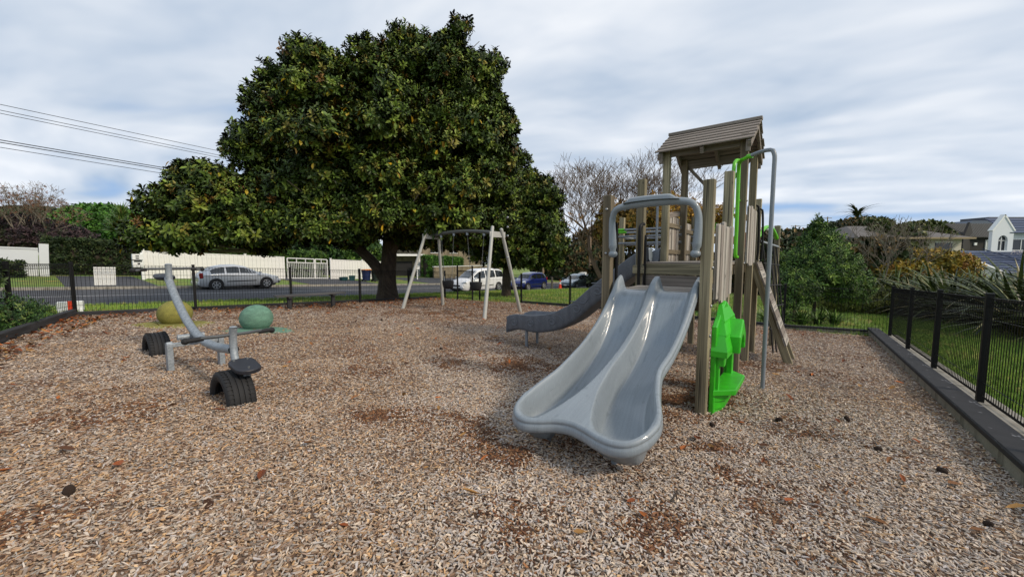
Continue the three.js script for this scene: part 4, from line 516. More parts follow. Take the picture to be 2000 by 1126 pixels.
const MINI = [[0, 0.32, 0.82, 0.84, 0.72, 0.62], [0.06, 0.26, 0.9, 1.02, 0.8, 0.64], [0.2, 0.22, 0.94, 1.36, 0.83, 0.62], [0.5, 0.2, 0.94, 1.48, 0.84, 0.61], [1.2, 0.2, 0.93, 1.52, 0.845, 0.61], [1.9, 0.2, 0.92, 1.5, 0.845, 0.61], [2.3, 0.2, 0.92, 1.38, 0.84, 0.61], [2.68, 0.2, 0.92, 1.02, 0.84, 0.66], [3.15, 0.22, 0.85, 0.93, 0.8, 0.62], [3.5, 0.26, 0.7, 0.8, 0.72, 0.54], [3.65, 0.32, 0.55, 0.6, 0.56, 0.44]];
const miniOpt = { side: [[1.9, 3.45], [3.55, 4.6], [4.7, 6.6]], ws: [5.2, 6.95], rw: [0.9, 2.3], axles: [0.65, 3.05], hl: [0.3, 0.72, 0.34, 0.2], tl: [0.1, 0.92, 0.26], mx: 2.5, my: 0.98 };
car('dark blue small hatchback parked beside the traffic cone', 27.5, 19.75, -1, paintOf('#10246e', 0.4), MINI, miniOpt);
car('silver grey hatchback parked behind the traffic cone', 36.2, 19.9, -1, paintOf('#8696a0', 0.6), HATCH, hatchOpt);
car('dark red hatchback parked behind the silver grey hatchback', 42.2, 20.0, -1, paintOf('#6e1a1f', 0.3), MINI, miniOpt);
car('cream people carrier parked far along the street', 46.5, 24.2, -1, paintOf('#cfcabb', 0.1), MPV, { side: [[1.9, 3.5], [3.65, 4.75], [4.85, 6.9]], ws: [5.85, 7.9], rw: [0.9, 2.3], axles: [0.85, 3.6], hl: [0.3, 0.78, 0.34, 0.17], tl: [0.1, 1.0, 0.34], mx: 3.45, my: 1.05 });
car('white hatchback parked farthest along the street', 53, 24.0, -1, paintOf('#dfe2e6', 0.1), HATCH, hatchOpt);

// ---------------------------------------------------------------- street furniture
{
  const p = GP(31.2, 18.75), gy = G(p.x, p.z) - 0.3, t = thing('traffic_cone', 'orange traffic cone with white band between the blue and grey cars', 'traffic cone', [p.x, gy, p.z]), or = M({ color: '#e8421a', roughness: 0.5 });
  mesh('base', box(0.42, 0.05, 0.42, 0, 0.025, 0, null, 0.012), or, t); mesh('cone', new THREE.LatheGeometry([[0.17, 0.05], [0.15, 0.08], [0.035, 0.88], [0.025, 0.9], [0, 0.9]].map(([r, y]) => new THREE.Vector2(r, y)), 24), or, t); mesh('band', new THREE.CylinderGeometry(0.062, 0.092, 0.2, 24, 1, true).translate(0, 0.6, 0), white, t);
  const q = GP(27.3, 17.2), b = thing('bollard', 'grey timber bollard on the grass before the silver grey hatchback', 'bollard', [q.x, q.y, q.z]); mesh('shaft', new THREE.LatheGeometry([[0.09, -0.1], [0.09, 0.98], [0.08, 1.02], [0, 1.03]].map(([r, y]) => new THREE.Vector2(r, y)), 16), M(wood('#4a4640', '#6d675e', 131)), b); mesh('groove', new THREE.TorusGeometry(0.09, 0.008, 6, 20).rotateX(1.57).translate(0, 0.88, 0), trimBlack, b);
}
{ // road barrier lying by the street corner
  const p = V(-10.95, G(-10.9, -9.4) - 0.04, -9.45), t = thing('barrier', 'orange and white road barrier outside the fence corner', 'barrier', [p.x, p.y, p.z], 0.75);
  mesh('board', new RoundedBoxGeometry(0.46, 0.24, 0.08, 3, 0.03).translate(0, 0.18, 0), white, t); mesh('stripe', box(0.13, 0.242, 0.084, 0.02, 0.18, 0), M({ color: '#d8401c', roughness: 0.5 }), t); for (const s of [-1, 1]) mesh('foot', extrude([[-0.05, 0], [0.05, 0], [0.03, 0.12], [-0.03, 0.12]], 0.16, 0.01).translate(s * 0.17, -0.02, -0.08), white, t);
}
function bin(label, r, n, body, lid, turn = 0) { const p = GP(r, n, 0.01), t = thing('wheelie_bin', label, 'wheelie bin', [p.x, p.y, p.z], TH + turn, 'wheelie bins on the verge'), b = M({ color: body, roughness: 0.5 }), l = M({ color: lid, roughness: 0.45 }); mesh('body', grid(4, 6, (u, v) => { const a = [[-1, -1], [1, -1], [1, 1], [-1, 1], [-1, -1]][Math.round(u * 4)], k = mix(0.22, 0.28, v); return V(a[0] * k, 0.06 + v * 0.92, a[1] * k * 1.1); }), b, t); mesh('rim', new RoundedBoxGeometry(0.6, 0.06, 0.66, 2, 0.02).translate(0, 0.97, 0), b, t); mesh('lid', new RoundedBoxGeometry(0.62, 0.08, 0.7, 3, 0.035).rotateZ(0.04).translate(0.02, 1.04, 0), l, t); mesh('handle', rod(V(-0.34, 0.98, -0.26), V(-0.34, 0.98, 0.26), 0.016, 0.016, 8), b, t); for (const s of [-1, 1]) mesh('wheel', new THREE.CylinderGeometry(0.1, 0.1, 0.05, 16).rotateX(1.57).translate(-0.24, 0.09, s * 0.26), rubber, t); }
bin('dark blue wheelie bin with orange lid', 19.0, 31.6, '#1d2a55', '#c8741a'); bin('dark green wheelie bin with yellow lid beside the blue bin', 19.75, 31.3, '#24302a', '#d79a18'); bin('dark wheelie bin with yellow lid nearest the big tree trunk', 20.6, 31.2, '#1d2420', '#d59a18', 0.1);
for (const [r, k] of [[17.4, 0], [18.2, 1]]) { const p = GP(r, 32.6), t = thing('recycling_crate', k ? 'upright teal recycling crate by the white fence' : 'low teal recycling crate by the white fence', 'crate', [p.x, p.y, p.z], TH + k), m = M({ color: '#1f4a4c', roughness: 0.6 }); mesh('tub', grid(4, 3, (u, v) => { const a = [[-1, -1], [1, -1], [1, 1], [-1, 1], [-1, -1]][Math.round(u * 4)], s = mix(0.2, 0.26, v); return V(a[0] * s * 1.2, v * (0.3 + 0.14 * k), a[1] * s); }), m, t); mesh('rim', new THREE.TorusGeometry(0.3, 0.02, 6, 20).scale(1.05, 0.9, 1).rotateX(1.57).translate(0, 0.3 + 0.14 * k, 0), m, t); }

// ---------------------------------------------------------------- across the street: white fence, gate, wall, hedge, letterboxes, house
const palingWhite = M({ map: tex(128, 256, (u, v) => { const s = 226 - 26 * step(0.5, 0.8, fbm(u * 10, v * 4, 3, 140, 10, 4)); return [s, s, s - 4]; }, [0.5, 0.5]), roughness: 0.65 });
function paling(label, r0, r1, n, H) {
  const t = thing('paling_fence', label, 'fence'), P = (r, y, dn = 0) => GP(r, n + dn, y), bays = Math.max(1, Math.round((r1 - r0) / 2.6));
  for (let b = 0; b < bays; b++) {
    const s0 = mix(r0, r1, b / bays), s1 = mix(r0, r1, (b + 1) / bays), N = Math.round((s1 - s0) / 0.14), list = [];
    for (let i = 0; i < N; i++) { const r = mix(s0 + 0.07, s1 - 0.07, (i + 0.5) / N), p = P(r, 0, -0.02 * (i % 2)), g = box((s1 - s0) / N - 0.012, H - 0.1, 0.02, 0, H / 2 - 0.02, 0); g.rotateY(TH); list.push(g.translate(p.x, p.y, p.z)); }
    mesh('pale_panel', list, palingWhite, t).userData.kind = 'stuff';
    const p = P(s0, 0), g = box(0.13, H + 0.14, 0.13, 0, H / 2, 0, null, 0.01); g.rotateY(TH); mesh('post', g.translate(p.x, p.y, p.z), palingWhite, t); const c = box(0.17, 0.04, 0.17, 0, H + 0.09, 0, null, 0.01); c.rotateY(TH); mesh('post_cap', c.translate(p.x, p.y, p.z), palingWhite, t);
    const a = P(s0 + 0.07, H - 0.06), e = P(s1 - 0.07, H - 0.06), m = a.clone().add(e).multiplyScalar(0.5), rl = box(a.distanceTo(e), 0.07, 0.07, 0, 0, 0); rl.rotateZ(Math.asin((e.y - a.y) / a.distanceTo(e))).rotateY(TH); mesh('cap_rail', rl.translate(m.x, m.y + 0.03, m.z), palingWhite, t);
  }
  return t;
}
paling('white paling fence behind the silver hatchback', 4.9, 13.5, 34.6, 1.85); paling('white paling fence behind the wheelie bins', 17.3, 23.5, 34.6, 1.8);
function gateOf(name, label, r0, r1) { const t = thing(name, label, 'gate'), n = 34.75, H = 1.75, P = (r, y) => GP(r, n, y), bar = (a, b, w, nm) => { const d = b.clone().sub(a), L = d.length(), g = box(w, L, w, 0, L / 2, 0); g.applyQuaternion(new THREE.Quaternion().setFromUnitVectors(UP, d.normalize())); return mesh(nm, g.translate(a.x, a.y, a.z), palingWhite, t); }; for (const y of [0.06, 1.4, H]) bar(P(r0, y), P(r1, y), 0.06, 'rail'); bar(P(r0, 0.02), P(r0, H), 0.08, 'stile'); bar(P(r1, 0.02), P(r1, H), 0.08, 'stile'); const N = Math.round((r1 - r0) / 0.15); for (let i = 1; i < N; i++) bar(P(mix(r0, r1, i / N), 0.08), P(mix(r0, r1, i / N), 1.4), 0.03, 'baluster'); const k = r1 - r0 > 1.5 ? 2 : 1; for (let i = 1; i <= k; i++) bar(P(mix(r0, r1, i / (k + 1)), 1.42), P(mix(r0, r1, i / (k + 1)), H), 0.05, 'stile'); return t; }
gateOf('driveway_gate', 'wide white barred driveway gate in the paling fence', 13.7, 15.9); gateOf('garden_gate', 'narrow white barred garden gate beside the driveway gate', 16.0, 17.05);
{
  const wallM = M({ color: '#cfd4d6', roughness: 0.85 }), t = thing('garden_wall', 'white plastered garden wall with end pier left of the hedge', 'wall');
  const seg = (r0, r1, n, h0, h1, w, nm) => { const a = GP(r0, n), b = GP(r1, n), m = a.clone().add(b).multiplyScalar(0.5), g = box(r1 - r0, h1 - h0, w, 0, (h1 + h0) / 2, 0); g.rotateZ(Math.asin((b.y - a.y) / (r1 - r0))).rotateY(TH); return mesh(nm, g.translate(m.x, m.y, m.z), wallM, t); };
  seg(-28, 0.55, 37.2, -0.4, 1.62, 0.2, 'wall_panel'); seg(-28, 0.55, 37.2, 1.63, 1.72, 0.28, 'coping'); seg(0.57, 0.95, 37.2, -0.4, 1.98, 0.4, 'end_pier');
}
function letterbox(label, r, n, turn) { const p = GP(r, n), t = thing('letterbox', label, 'letterbox', [p.x, p.y, p.z], TH + turn); mesh('post', box(0.14, 1.75, 0.14, 0.22, 0.85, -0.06, null, 0.01), white, t); mesh('box', box(0.5, 0.36, 0.34, 0, 1.45, 0, null, 0.01), white, t); mesh('box', box(0.5, 0.42, 0.34, 0, 1.0, 0, null, 0.01), white, t); for (const [x, y] of [[-0.02, 1.5], [-0.02, 1.36]]) mesh('slot', box(0.16, 0.07, 0.02, x, y, 0.172), trimBlack, t); mesh('flap', box(0.36, 0.05, 0.1, 0, 1.2, 0.2), trimBlack, t); mesh('number_plate', box(0.12, 0.1, 0.02, 0.03, 1.02, 0.172), trimBlack, t); return t; }
letterbox('white double letterbox on a post by the dark hedge', 4.5, 33.8, 0);
{ const p = GP(26.5, 34), t = thing('letterbox', 'small white letterbox on a post beyond the tree trunk', 'letterbox', [p.x, p.y, p.z], TH); mesh('post', box(0.1, 1.2, 0.1, 0, 0.6, 0), white, t); mesh('box', box(0.45, 0.34, 0.3, 0, 1.3, 0, null, 0.02), white, t); mesh('slot', box(0.26, 0.06, 0.02, 0, 1.36, 0.152), trimBlack, t); }
const glassDark = M({ color: '#1b2226', roughness: 0.08 });
{ // cream house with garage seen under the magnolia
  const p = GP(35, 41), t = thing('cream_house', 'cream rendered house with dark garage opening behind the magnolia', 'house', [p.x, p.y, p.z], TH), cream = M({ map: withRep(concreteTex, 0.3), color: '#e9dfc6', roughness: 0.9 });
  mesh('wall', box(5.4, 2.9, 7, -5.2, 1.3, -4), cream, t); mesh('wall', box(12, 5.4, 8, 4.2, 2.6, -4.6), cream, t); mesh('balcony', box(5.6, 0.26, 1.4, -5.2, 2.9, 0.1, null, 0.02), white, t); mesh('garage_door', box(3.6, 2.2, 0.06, -5.3, 1.0, -0.46), trimBlack, t);
  for (const x of [-7.6, -3.2]) mesh('column', box(0.34, 2.9, 0.34, x, 1.35, 0.5, null, 0.02), white, t); for (const x of [0.5, 4, 7.5]) { const w = mesh('window', box(1.5, 1.3, 0.06, x, 3.9, -0.57), glassDark, t); mesh('frame', [box(1.62, 0.07, 0.1, x, 4.58, -0.57), box(1.62, 0.07, 0.1, x, 3.22, -0.57), box(0.07, 1.3, 0.1, x, 3.9, -0.56)], white, w); }
  mesh('roof', extrude([[-1.2, 5.2], [10.4, 5.2], [7.5, 7.2], [1, 7.2]], 9, 0.02).translate(0, 0, -9), M({ color: '#4b4a4c', roughness: 0.8 }), t);
  const q = GP(36, 37.2), w = thing('garden_wall', 'low cream garden wall behind the white people carrier', 'wall', [q.x, q.y, q.z], TH); mesh('wall_panel', box(13, 1.7, 0.2, 2, 0.7, 0), cream, w); mesh('coping', box(13.1, 0.08, 0.28, 2, 1.6, 0, null, 0.01), white, w);
}

// ---------------------------------------------------------------- foliage
const qUp = new THREE.Quaternion();
// a leaf: folded lozenge, its underside a second skin in its own colour
function leafGeo(L, W, fold, under, droop = 0.2) {
  const up = [V(0, 0, 0), V(L * 0.3, fold * W * 0.8, W * 0.4), V(L * 0.3, -fold * W * 0.2, 0), V(L * 0.3, fold * W * 0.8, -W * 0.4), V(L * 0.68, fold * W - droop * L * 0.4, W * 0.5), V(L * 0.68, -droop * L * 0.4, 0), V(L * 0.68, fold * W - droop * L * 0.4, -W * 0.5), V(L, -droop * L, 0)], tri = [[0, 1, 2], [0, 2, 3], [1, 4, 5], [1, 5, 2], [2, 5, 6], [2, 6, 3], [4, 7, 5], [5, 7, 6]], pos = [], col = [];
  const U = under && new THREE.Color(under);
  for (const s of under ? [0, 1] : [0]) for (const t of tri) for (const k of s ? [t[0], t[2], t[1]] : t) { const p = up[k]; pos.push(p.x, p.y - s * 0.0015, p.z); const c = s ? U : { r: 1, g: 1, b: 1 }; col.push(c.r, c.g, c.b); }
  const g = new THREE.BufferGeometry(); g.setAttribute('position', new THREE.Float32BufferAttribute(pos, 3)); g.setAttribute('color', new THREE.Float32BufferAttribute(col, 3)); g.computeVertexNormals(); return g;
}
function rosette(n, L, W, seed, under, rise = 0.5, vary = 0) { const R = rng(seed), l = []; for (let k = 0; k < n; k++) { const s = 0.75 + 0.5 * R(), g = leafGeo(L * s, W * s, 0.16, under, 0.1 + 0.3 * R()); if (vary) { const c = g.attributes.color, f = 1 + vary * (R() * 2 - 1), w = 0.12 * (R() - 0.5); for (let i = 0; i < c.count; i++) c.setXYZ(i, c.getX(i) * f * (1 + w), c.getY(i) * f, c.getZ(i) * f * (1 - w)); } g.rotateZ(-0.2 + rise * (k / n) * 1.7 + 0.25 * R()).rotateX((R() - 0.5) * 0.5).rotateY(k * 2.4 + R() * 0.6); l.push(g.translate(0.05 * (R() - 0.5), 0.012 * k, 0.05 * (R() - 0.5))); } return merge(l); }
// scatter clusters through the outer shell of ellipsoid lobes: [x, y, z, rx, ry, rz]
function crown(lobes, perM2, palette, seed, size, opt = {}) {
  const R = rng(seed), list = [], m = new THREE.Matrix4(), q = new THREE.Quaternion(), q2 = new THREE.Quaternion(), cols = palette.map(([c, w]) => [new THREE.Color(c), w]), tot = cols.reduce((s, c) => s + c[1], 0);
  for (const [lx, ly, lz, rx, ry, rz] of lobes) {
    const area = 4 * Math.PI * Math.pow((Math.pow(rx * ry, 1.6) + Math.pow(rx * rz, 1.6) + Math.pow(ry * rz, 1.6)) / 3, 1 / 1.6), N = Math.round(area * perM2);
    for (let i = 0; i < N; i++) {
      const u = R() * 2 - 1, a = R() * 6.2832, s = Math.sqrt(1 - u * u), d = V(s * Math.cos(a), u, s * Math.sin(a));
      const lump = 0.84 + 0.32 * fbm(d.x * 2.3 + lx + 20, d.y * 2.3 + d.z * 1.9 + ly + 20, 3, seed + 3), depth = 1 - (opt.shell ?? 0.42) * Math.pow(R(), 1.6), k = lump * depth;
      const p = V(lx + d.x * rx * k, ly + d.y * ry * k, lz + d.z * rz * k); if (opt.minY !== undefined && p.y < opt.minY) continue; if (opt.keep && !opt.keep(p)) continue;
      const gap = fbm(p.x * 1.1 + 40, p.y * 1.1 + p.z * 0.7 + 40, 3, seed + 9); if (gap < (opt.gap ?? 0.3)) continue;
      const out = d.clone().multiply(V(1 / rx, 1 / ry, 1 / rz)).normalize().add(V((R() - 0.5) * 0.9, 0.45 + (R() - 0.5) * 0.8, (R() - 0.5) * 0.9)).normalize(); q.setFromUnitVectors(UP, out); q2.setFromAxisAngle(UP, R() * 6.28); q.multiply(q2);
      const sc = size * (0.7 + 0.6 * R()); m.compose(p, q, V(sc, sc, sc));
      let w = R() * tot, c = cols[0][0]; for (const [cc, ww] of cols) { w -= ww; if (w <= 0) { c = cc; break; } } const k2 = 0.75 + 0.5 * R(); list.push([m.clone(), c.clone().multiplyScalar(k2)]);
    }
  }
  return list;
}
const leafMat = (rough = 0.5, extra = {}) => new THREE.MeshPhysicalMaterial({ vertexColors: true, roughness: rough, side: THREE.DoubleSide, specularIntensity: 0.6, ...extra });
const bark = M({ map: tex(256, 256, (u, v) => { const a = fbm(u * 14, v * 5, 4, 150, 14, 5), b = fbm(u * 40, v * 20, 2, 151, 40, 20), s = 0.65 * a + 0.35 * b; return [mix(34, 104, s), mix(28, 90, s), mix(23, 76, s)]; }, [1, 0.7]), roughness: 0.95, bumpMap: tex(256, 256, (u, v) => grey(255 * fbm(u * 14, v * 5, 4, 150, 14, 5)), [1, 0.7], false), bumpScale: 0.03 });
const barkGrey = M({ map: tex(128, 128, (u, v) => { const s = fbm(u * 8, v * 16, 3, 160, 8, 16); return [mix(88, 150, s), mix(80, 140, s), mix(68, 124, s)]; }, [1, 1]), roughness: 0.9 });
const barkDark = M({ color: '#3b332b', roughness: 0.95 });

const MAG = [['#36461c', 5], ['#455823', 5], ['#60722c', 4.5], ['#2b3b17', 5], ['#707c32', 2.5], ['#6f6a30', 2], ['#6b4f28', 0.35]];
const magLeaf = rosette(13, 0.15, 0.06, 7, '#77623c', 0.85, 0.45), magLeafB = rosette(12, 0.16, 0.064, 17, '#6f5836', 0.6, 0.45), magMat = leafMat(0.42, { specularIntensity: 0.45 }), oneLeaf = leafGeo(0.19, 0.09, 0.16, null, 0.25);
// leaf tufts gathered into boughs, with gaps between the boughs
function boughs(lobes, perM2, each, palette, seed, opt = {}) {
  const R = rng(seed), subs = [];
  for (const [lx, ly, lz, rx, ry, rz] of lobes) { const area = 4 * Math.PI * Math.pow((Math.pow(rx * ry, 1.6) + Math.pow(rx * rz, 1.6) + Math.pow(ry * rz, 1.6)) / 3, 1 / 1.6), N = Math.round(area * perM2); for (let i = 0; i < N; i++) { const u = R() * 2 - 1, a = R() * 6.2832, s = Math.sqrt(1 - u * u), d = V(s * Math.cos(a), u, s * Math.sin(a)), k = 1.1 - 0.62 * R(), b = 0.28 + 0.36 * R(); subs.push([lx + d.x * (rx - b * 0.55) * k, ly + d.y * (ry - b * 0.55) * k, lz + d.z * (rz - b * 0.55) * k, b * 1.25, b * 0.85, b * 1.25]); } }
  return crown(subs.filter((s) => s[1] > (opt.minY ?? -9)), each, palette, seed + 1, 1.0, { shell: 0.62, gap: 0, ...opt });
}
function strayLeaves(list, n, cols, seed) { const R = rng(seed), out = [], q = new THREE.Quaternion(), e = new THREE.Euler(), p = new THREE.Vector3(), s = new THREE.Vector3(); for (let i = 0; i < n; i++) { const best = [0, 1, 2, 3].map(() => list[Math.floor(R() * list.length)][0]).sort((a, b) => b.elements[14] - a.elements[14])[0]; best.decompose(p, q, s); e.set(R() * 0.8 - 0.4, R() * 6.28, R() * -1.2); out.push([new THREE.Matrix4().compose(p.add(V(R() - 0.5, R() - 0.5, 0.2 + R() * 0.8).multiplyScalar(0.3)), q.setFromEuler(e), V(1.1, 1.1, 1.1)), new THREE.Color(cols[Math.floor(R() * cols.length)])]); } return out; }
function limbs(t, base, list, mat, r0) { for (const [pts, a, b] of list) mesh('limb', taper(pts, (s) => mix(a, b, Math.pow(s, 0.8)), 20, 9), mat, t); }
const LOBES = {
  "mag1": [[-2.85,8.84,-16.5,2.46,2.31,2.22],[-5.24,8.22,-16.0,1.92,1.81,1.73],[-7.58,7.62,-15.5,2.27,1.9,2.05],[-8.85,6.01,-15.0,1.64,2.2,1.48],[-5.85,5.54,-15.0,3.0,2.6,3.0],[-3.12,5.81,-16.0,3.2,2.99,3.2],[-1.72,5.32,-16.5,2.09,3.08,1.88],[-7.61,3.73,-14.5,2.71,1.84,2.2],[-9.58,3.2,-14.0,1.77,1.59,1.6],[-10.68,4.18,-13.5,1.04,0.81,0.94],[-10.7,2.9,-13.0,1.3,1.13,1.17],[-11.35,2.31,-12.6,0.87,0.71,0.79],[-3.68,3.47,-14.0,2.52,1.4,2.0],[-6.11,3.42,-15.0,2.2,1.4,2.2],[-1.31,2.98,-16.5,1.65,1.43,1.48],[-6.42,2.52,-13.5,1.62,0.72,1.4],[-3.05,2.77,-16.5,1.98,0.88,2],[-10.44,2.08,-13.6,1.63,0.58,1.47]],
  "mag2": [[0.27,4.43,-20.5,1.64,2.19,1.48],[1.32,3.32,-20.0,1.47,2.0,1.32],[2.02,1.99,-19.5,0.88,1.2,0.8],[0.0,2.29,-20.5,1.91,1.37,1.72],[-1.39,2.31,-21.0,1.4,1.06,1.26],[0.8,1.48,-20.0,1.6,0.8,1.44]],
  "small tree right": [[10.37,1.28,-13.0,1.3,1.07,1.17],[9.42,0.69,-12.6,0.87,0.71,0.79],[11.28,0.67,-13.0,0.83,0.73,0.75],[10.56,2.23,-13.2,0.67,0.53,0.6],[10.45,2.63,-13.2,0.25,0.32,0.22],[8.97,0.12,-12.4,0.46,0.36,0.42]],
  "gold": [[14.49,6.53,-38.0,3.8,2.79,3.42],[16.99,6.53,-38.0,2.53,2.28,2.28],[11.24,4.46,-37.0,3.45,2.22,3.11],[15.23,3.91,-36.0,2.88,1.92,2.59]],
  "darkbank": [[7.6,1.57,-44.0,5.28,2.64,5],[9.75,3.4,-46.0,2.76,2.76,5],[12.24,1.02,-40.0,4.27,2.13,5],[17.54,1.55,-40.0,4.27,2.13,5]],
  "yellow shrub": [[25.19,1.49,-24.0,1.44,0.83,2],[25.38,1.34,-23.0,1.23,0.86,2],[22.26,0.9,-22.0,1.17,0.73,2]],
  "right bank": [[22.64,0.63,-34.0,2.27,3.17,4],[34.33,4.71,-40.0,2.13,1.6,4],[33.34,3.95,-45.0,3.6,2.1,5],[22.32,1.49,-24.0,1.28,1.28,2]],
  "dist right trees": [[63.45,5.43,-60.0,4.0,1.12,3],[63.8,6.74,-70.0,3.73,1.49,4],[32.87,2.88,-34.0,1.81,0.91,2]],
  "hedgeL": [[-45.17,1.55,-40.0,3.2,1.49,2],[-40.39,1.55,-40.0,3.2,1.49,2]],
  "dome": [[-51.01,5.37,-48.0,3.97,2.3,4],[-51.9,4.37,-47.0,1.88,1.38,3],[-45.35,4.68,-47.0,2.82,1.88,3]],
  "purple": [[-57.18,4.31,-46.0,3.37,1.96,3],[-53.02,3.65,-45.0,2.4,1.56,3],[-60.28,3.7,-46.0,2.45,1.72,3]],
  "behind fence": [[-35.37,2.79,-46.0,2.45,1.72,3],[-30.48,3.1,-46.0,2.76,1.84,3],[-26.2,3.4,-46.0,2.45,1.84,3],[-21.96,2.79,-46.0,3.68,1.96,4],[-17.52,2.15,-44.0,2.35,1.53,3]],
  "far canopy left": [[-115.14,10.03,-90.0,6.0,2.64,5],[-115.21,11.13,-95.0,5.07,2.28,5],[-105.16,8.85,-90.0,2.64,1.44,4]],
  "hedge van": [[-3.46,1.01,-42.0,2.13,1.23,1.5]],
};
// ---------------------------------------------------------------- trees and plants
{
  const t = thing('magnolia_tree', 'large spreading dark magnolia tree with glossy leaves over the street fence', 'tree'), bx = -5.25, bz = -16.1, by = G(bx, bz) + prof(14.1);
  mesh('trunk', taper([V(bx, by - 0.3, bz), V(bx, by + 0.15, bz), V(bx + 0.02, by + 0.9, bz + 0.02), V(bx + 0.1, by + 1.7, bz), V(bx + 0.25, by + 3.2, bz), V(bx + 0.8, by + 5.5, bz)], (s) => 0.3 * Math.exp(-s * 13) + mix(0.36, 0.2, s), 30, 14), bark, t);
  limbs(t, null, [[[V(bx - 0.1, by + 0.9, bz), V(bx - 0.55, by + 1.6, bz + 0.1), V(bx - 1.2, by + 2.3, bz + 0.3), V(-7.6, 3.4, -15.2), V(-9.4, 3.9, -14.2)], 0.26, 0.07], [[V(bx + 0.1, by + 1.8, bz), V(-4.2, 3, -15.8), V(-3, 5, -15.9), V(-2.6, 7.5, -16.3)], 0.22, 0.06], [[V(bx + 0.2, by + 2.6, bz), V(-5.6, 5, -15.6), V(-6.6, 7, -15.5)], 0.2, 0.05], [[V(bx + 0.15, by + 2, bz), V(-3.8, 2.9, -16.4), V(-2, 3.6, -16.5)], 0.16, 0.05], [[V(-7.6, 3.4, -15.2), V(-9.5, 3.1, -14), V(-10.8, 2.8, -13)], 0.1, 0.03], [[V(-6.3, 2.4, -15.6), V(-6.6, 3, -14.6), V(-7.2, 3.3, -13.6)], 0.09, 0.03]], bark);
  const shrink = LOBES.mag1.map(([x, y, z, a, b, c]) => [x, y - 0.22, z, a * 0.95, b * 0.93, c * 0.97]);
  const hem = (p) => p.y > 1.35 + 1.25 * fbm(p.x * 0.55 + 30, p.z * 0.55 + 30, 3, 515), A = boughs(shrink, 0.62, 34, MAG, 501, { minY: 1.2, keep: hem }), B = boughs(shrink, 0.36, 32, MAG, 507, { minY: 1.2, keep: hem }), low = crown([[-10.9, 2.15, -12.9, 1.3, 0.5, 1.1], [-9.3, 2.1, -13.8, 1.5, 0.5, 1.2], [-7.2, 2.1, -14, 1.3, 0.5, 1.2], [-3.9, 1.85, -17, 1.5, 0.55, 1.2]], 50, MAG, 502, 1.0, { gap: 0.38, keep: hem });
  const core = crown(shrink.map(([x, y, z, a, b, c]) => [x, y, z, a * 0.72, b * 0.72, c * 0.72]), 12, MAG.slice(0, 4), 509, 1.15, { minY: 2.0, gap: 0.34, shell: 0.5 });
  const RB = rng(91), tw2 = []; shrink.forEach(([x, y, z, a, b, c], i) => { for (let k = 0; k < 9; k++) { const u = RB() * 1.6 - 0.6, f = RB() * 6.28, s = Math.sqrt(Math.max(0, 1 - u * u)), e = V(x + Math.cos(f) * s * a * 0.95, y + u * b * 0.95, z + Math.sin(f) * s * c * 0.95), o = V(mix(x, bx + 0.4, 0.25), y - b * 0.35, mix(z, bz, 0.25)), m = o.clone().lerp(e, 0.5).add(V((RB() - 0.5) * 0.5, 0.2 * RB() - 0.15, (RB() - 0.5) * 0.5)); tw2.push(taper([o, m, e], (q) => mix(0.05, 0.012, q), 8, 5)); } }); mesh('branches', tw2, barkGrey, t);
  scatter('crown', magLeaf, magMat, [...A, ...core], t); scatter('crown', magLeafB, magMat, [...B, ...low], t); scatter('yellow_leaves', oneLeaf, magMat, strayLeaves([...A, ...B], 1500, ['#b08d22', '#a08a2a', '#96832a', '#8a6a26', '#a09a34'], 5), t);
}
{
  const t = thing('magnolia_tree', 'smaller dark magnolia tree standing by the white people carrier', 'tree'), bx = -0.3, bz = -20.2, by = G(bx, bz) + prof(12.7);
  mesh('trunk', taper([V(bx, by - 0.3, bz), V(bx, by + 0.3, bz), V(bx + 0.05, by + 1.6, bz), V(bx + 0.3, by + 3.6, bz)], (s) => 0.12 * Math.exp(-s * 14) + mix(0.25, 0.17, s), 20, 12), bark, t);
  limbs(t, null, [[[V(bx + 0.1, by + 2.2, bz), V(0.7, 2.2, -20.2), V(1.5, 3, -20)], 0.14, 0.04], [[V(bx + 0.2, by + 3.2, bz), V(0.2, 3.6, -20.4), V(0.3, 4.8, -20.5)], 0.16, 0.04]], bark);
  scatter('crown', magLeaf, magMat, boughs(LOBES.mag2, 0.8, 30, MAG, 511, { minY: 1.0 }), t); scatter('crown', magLeafB, magMat, crown(LOBES.mag2.map(([x, y, z, a, b, c]) => [x, y, z, a * 0.8, b * 0.8, c * 0.8]), 25, MAG.slice(0, 4), 513, 1.1, { minY: 1.1 }), t);
}
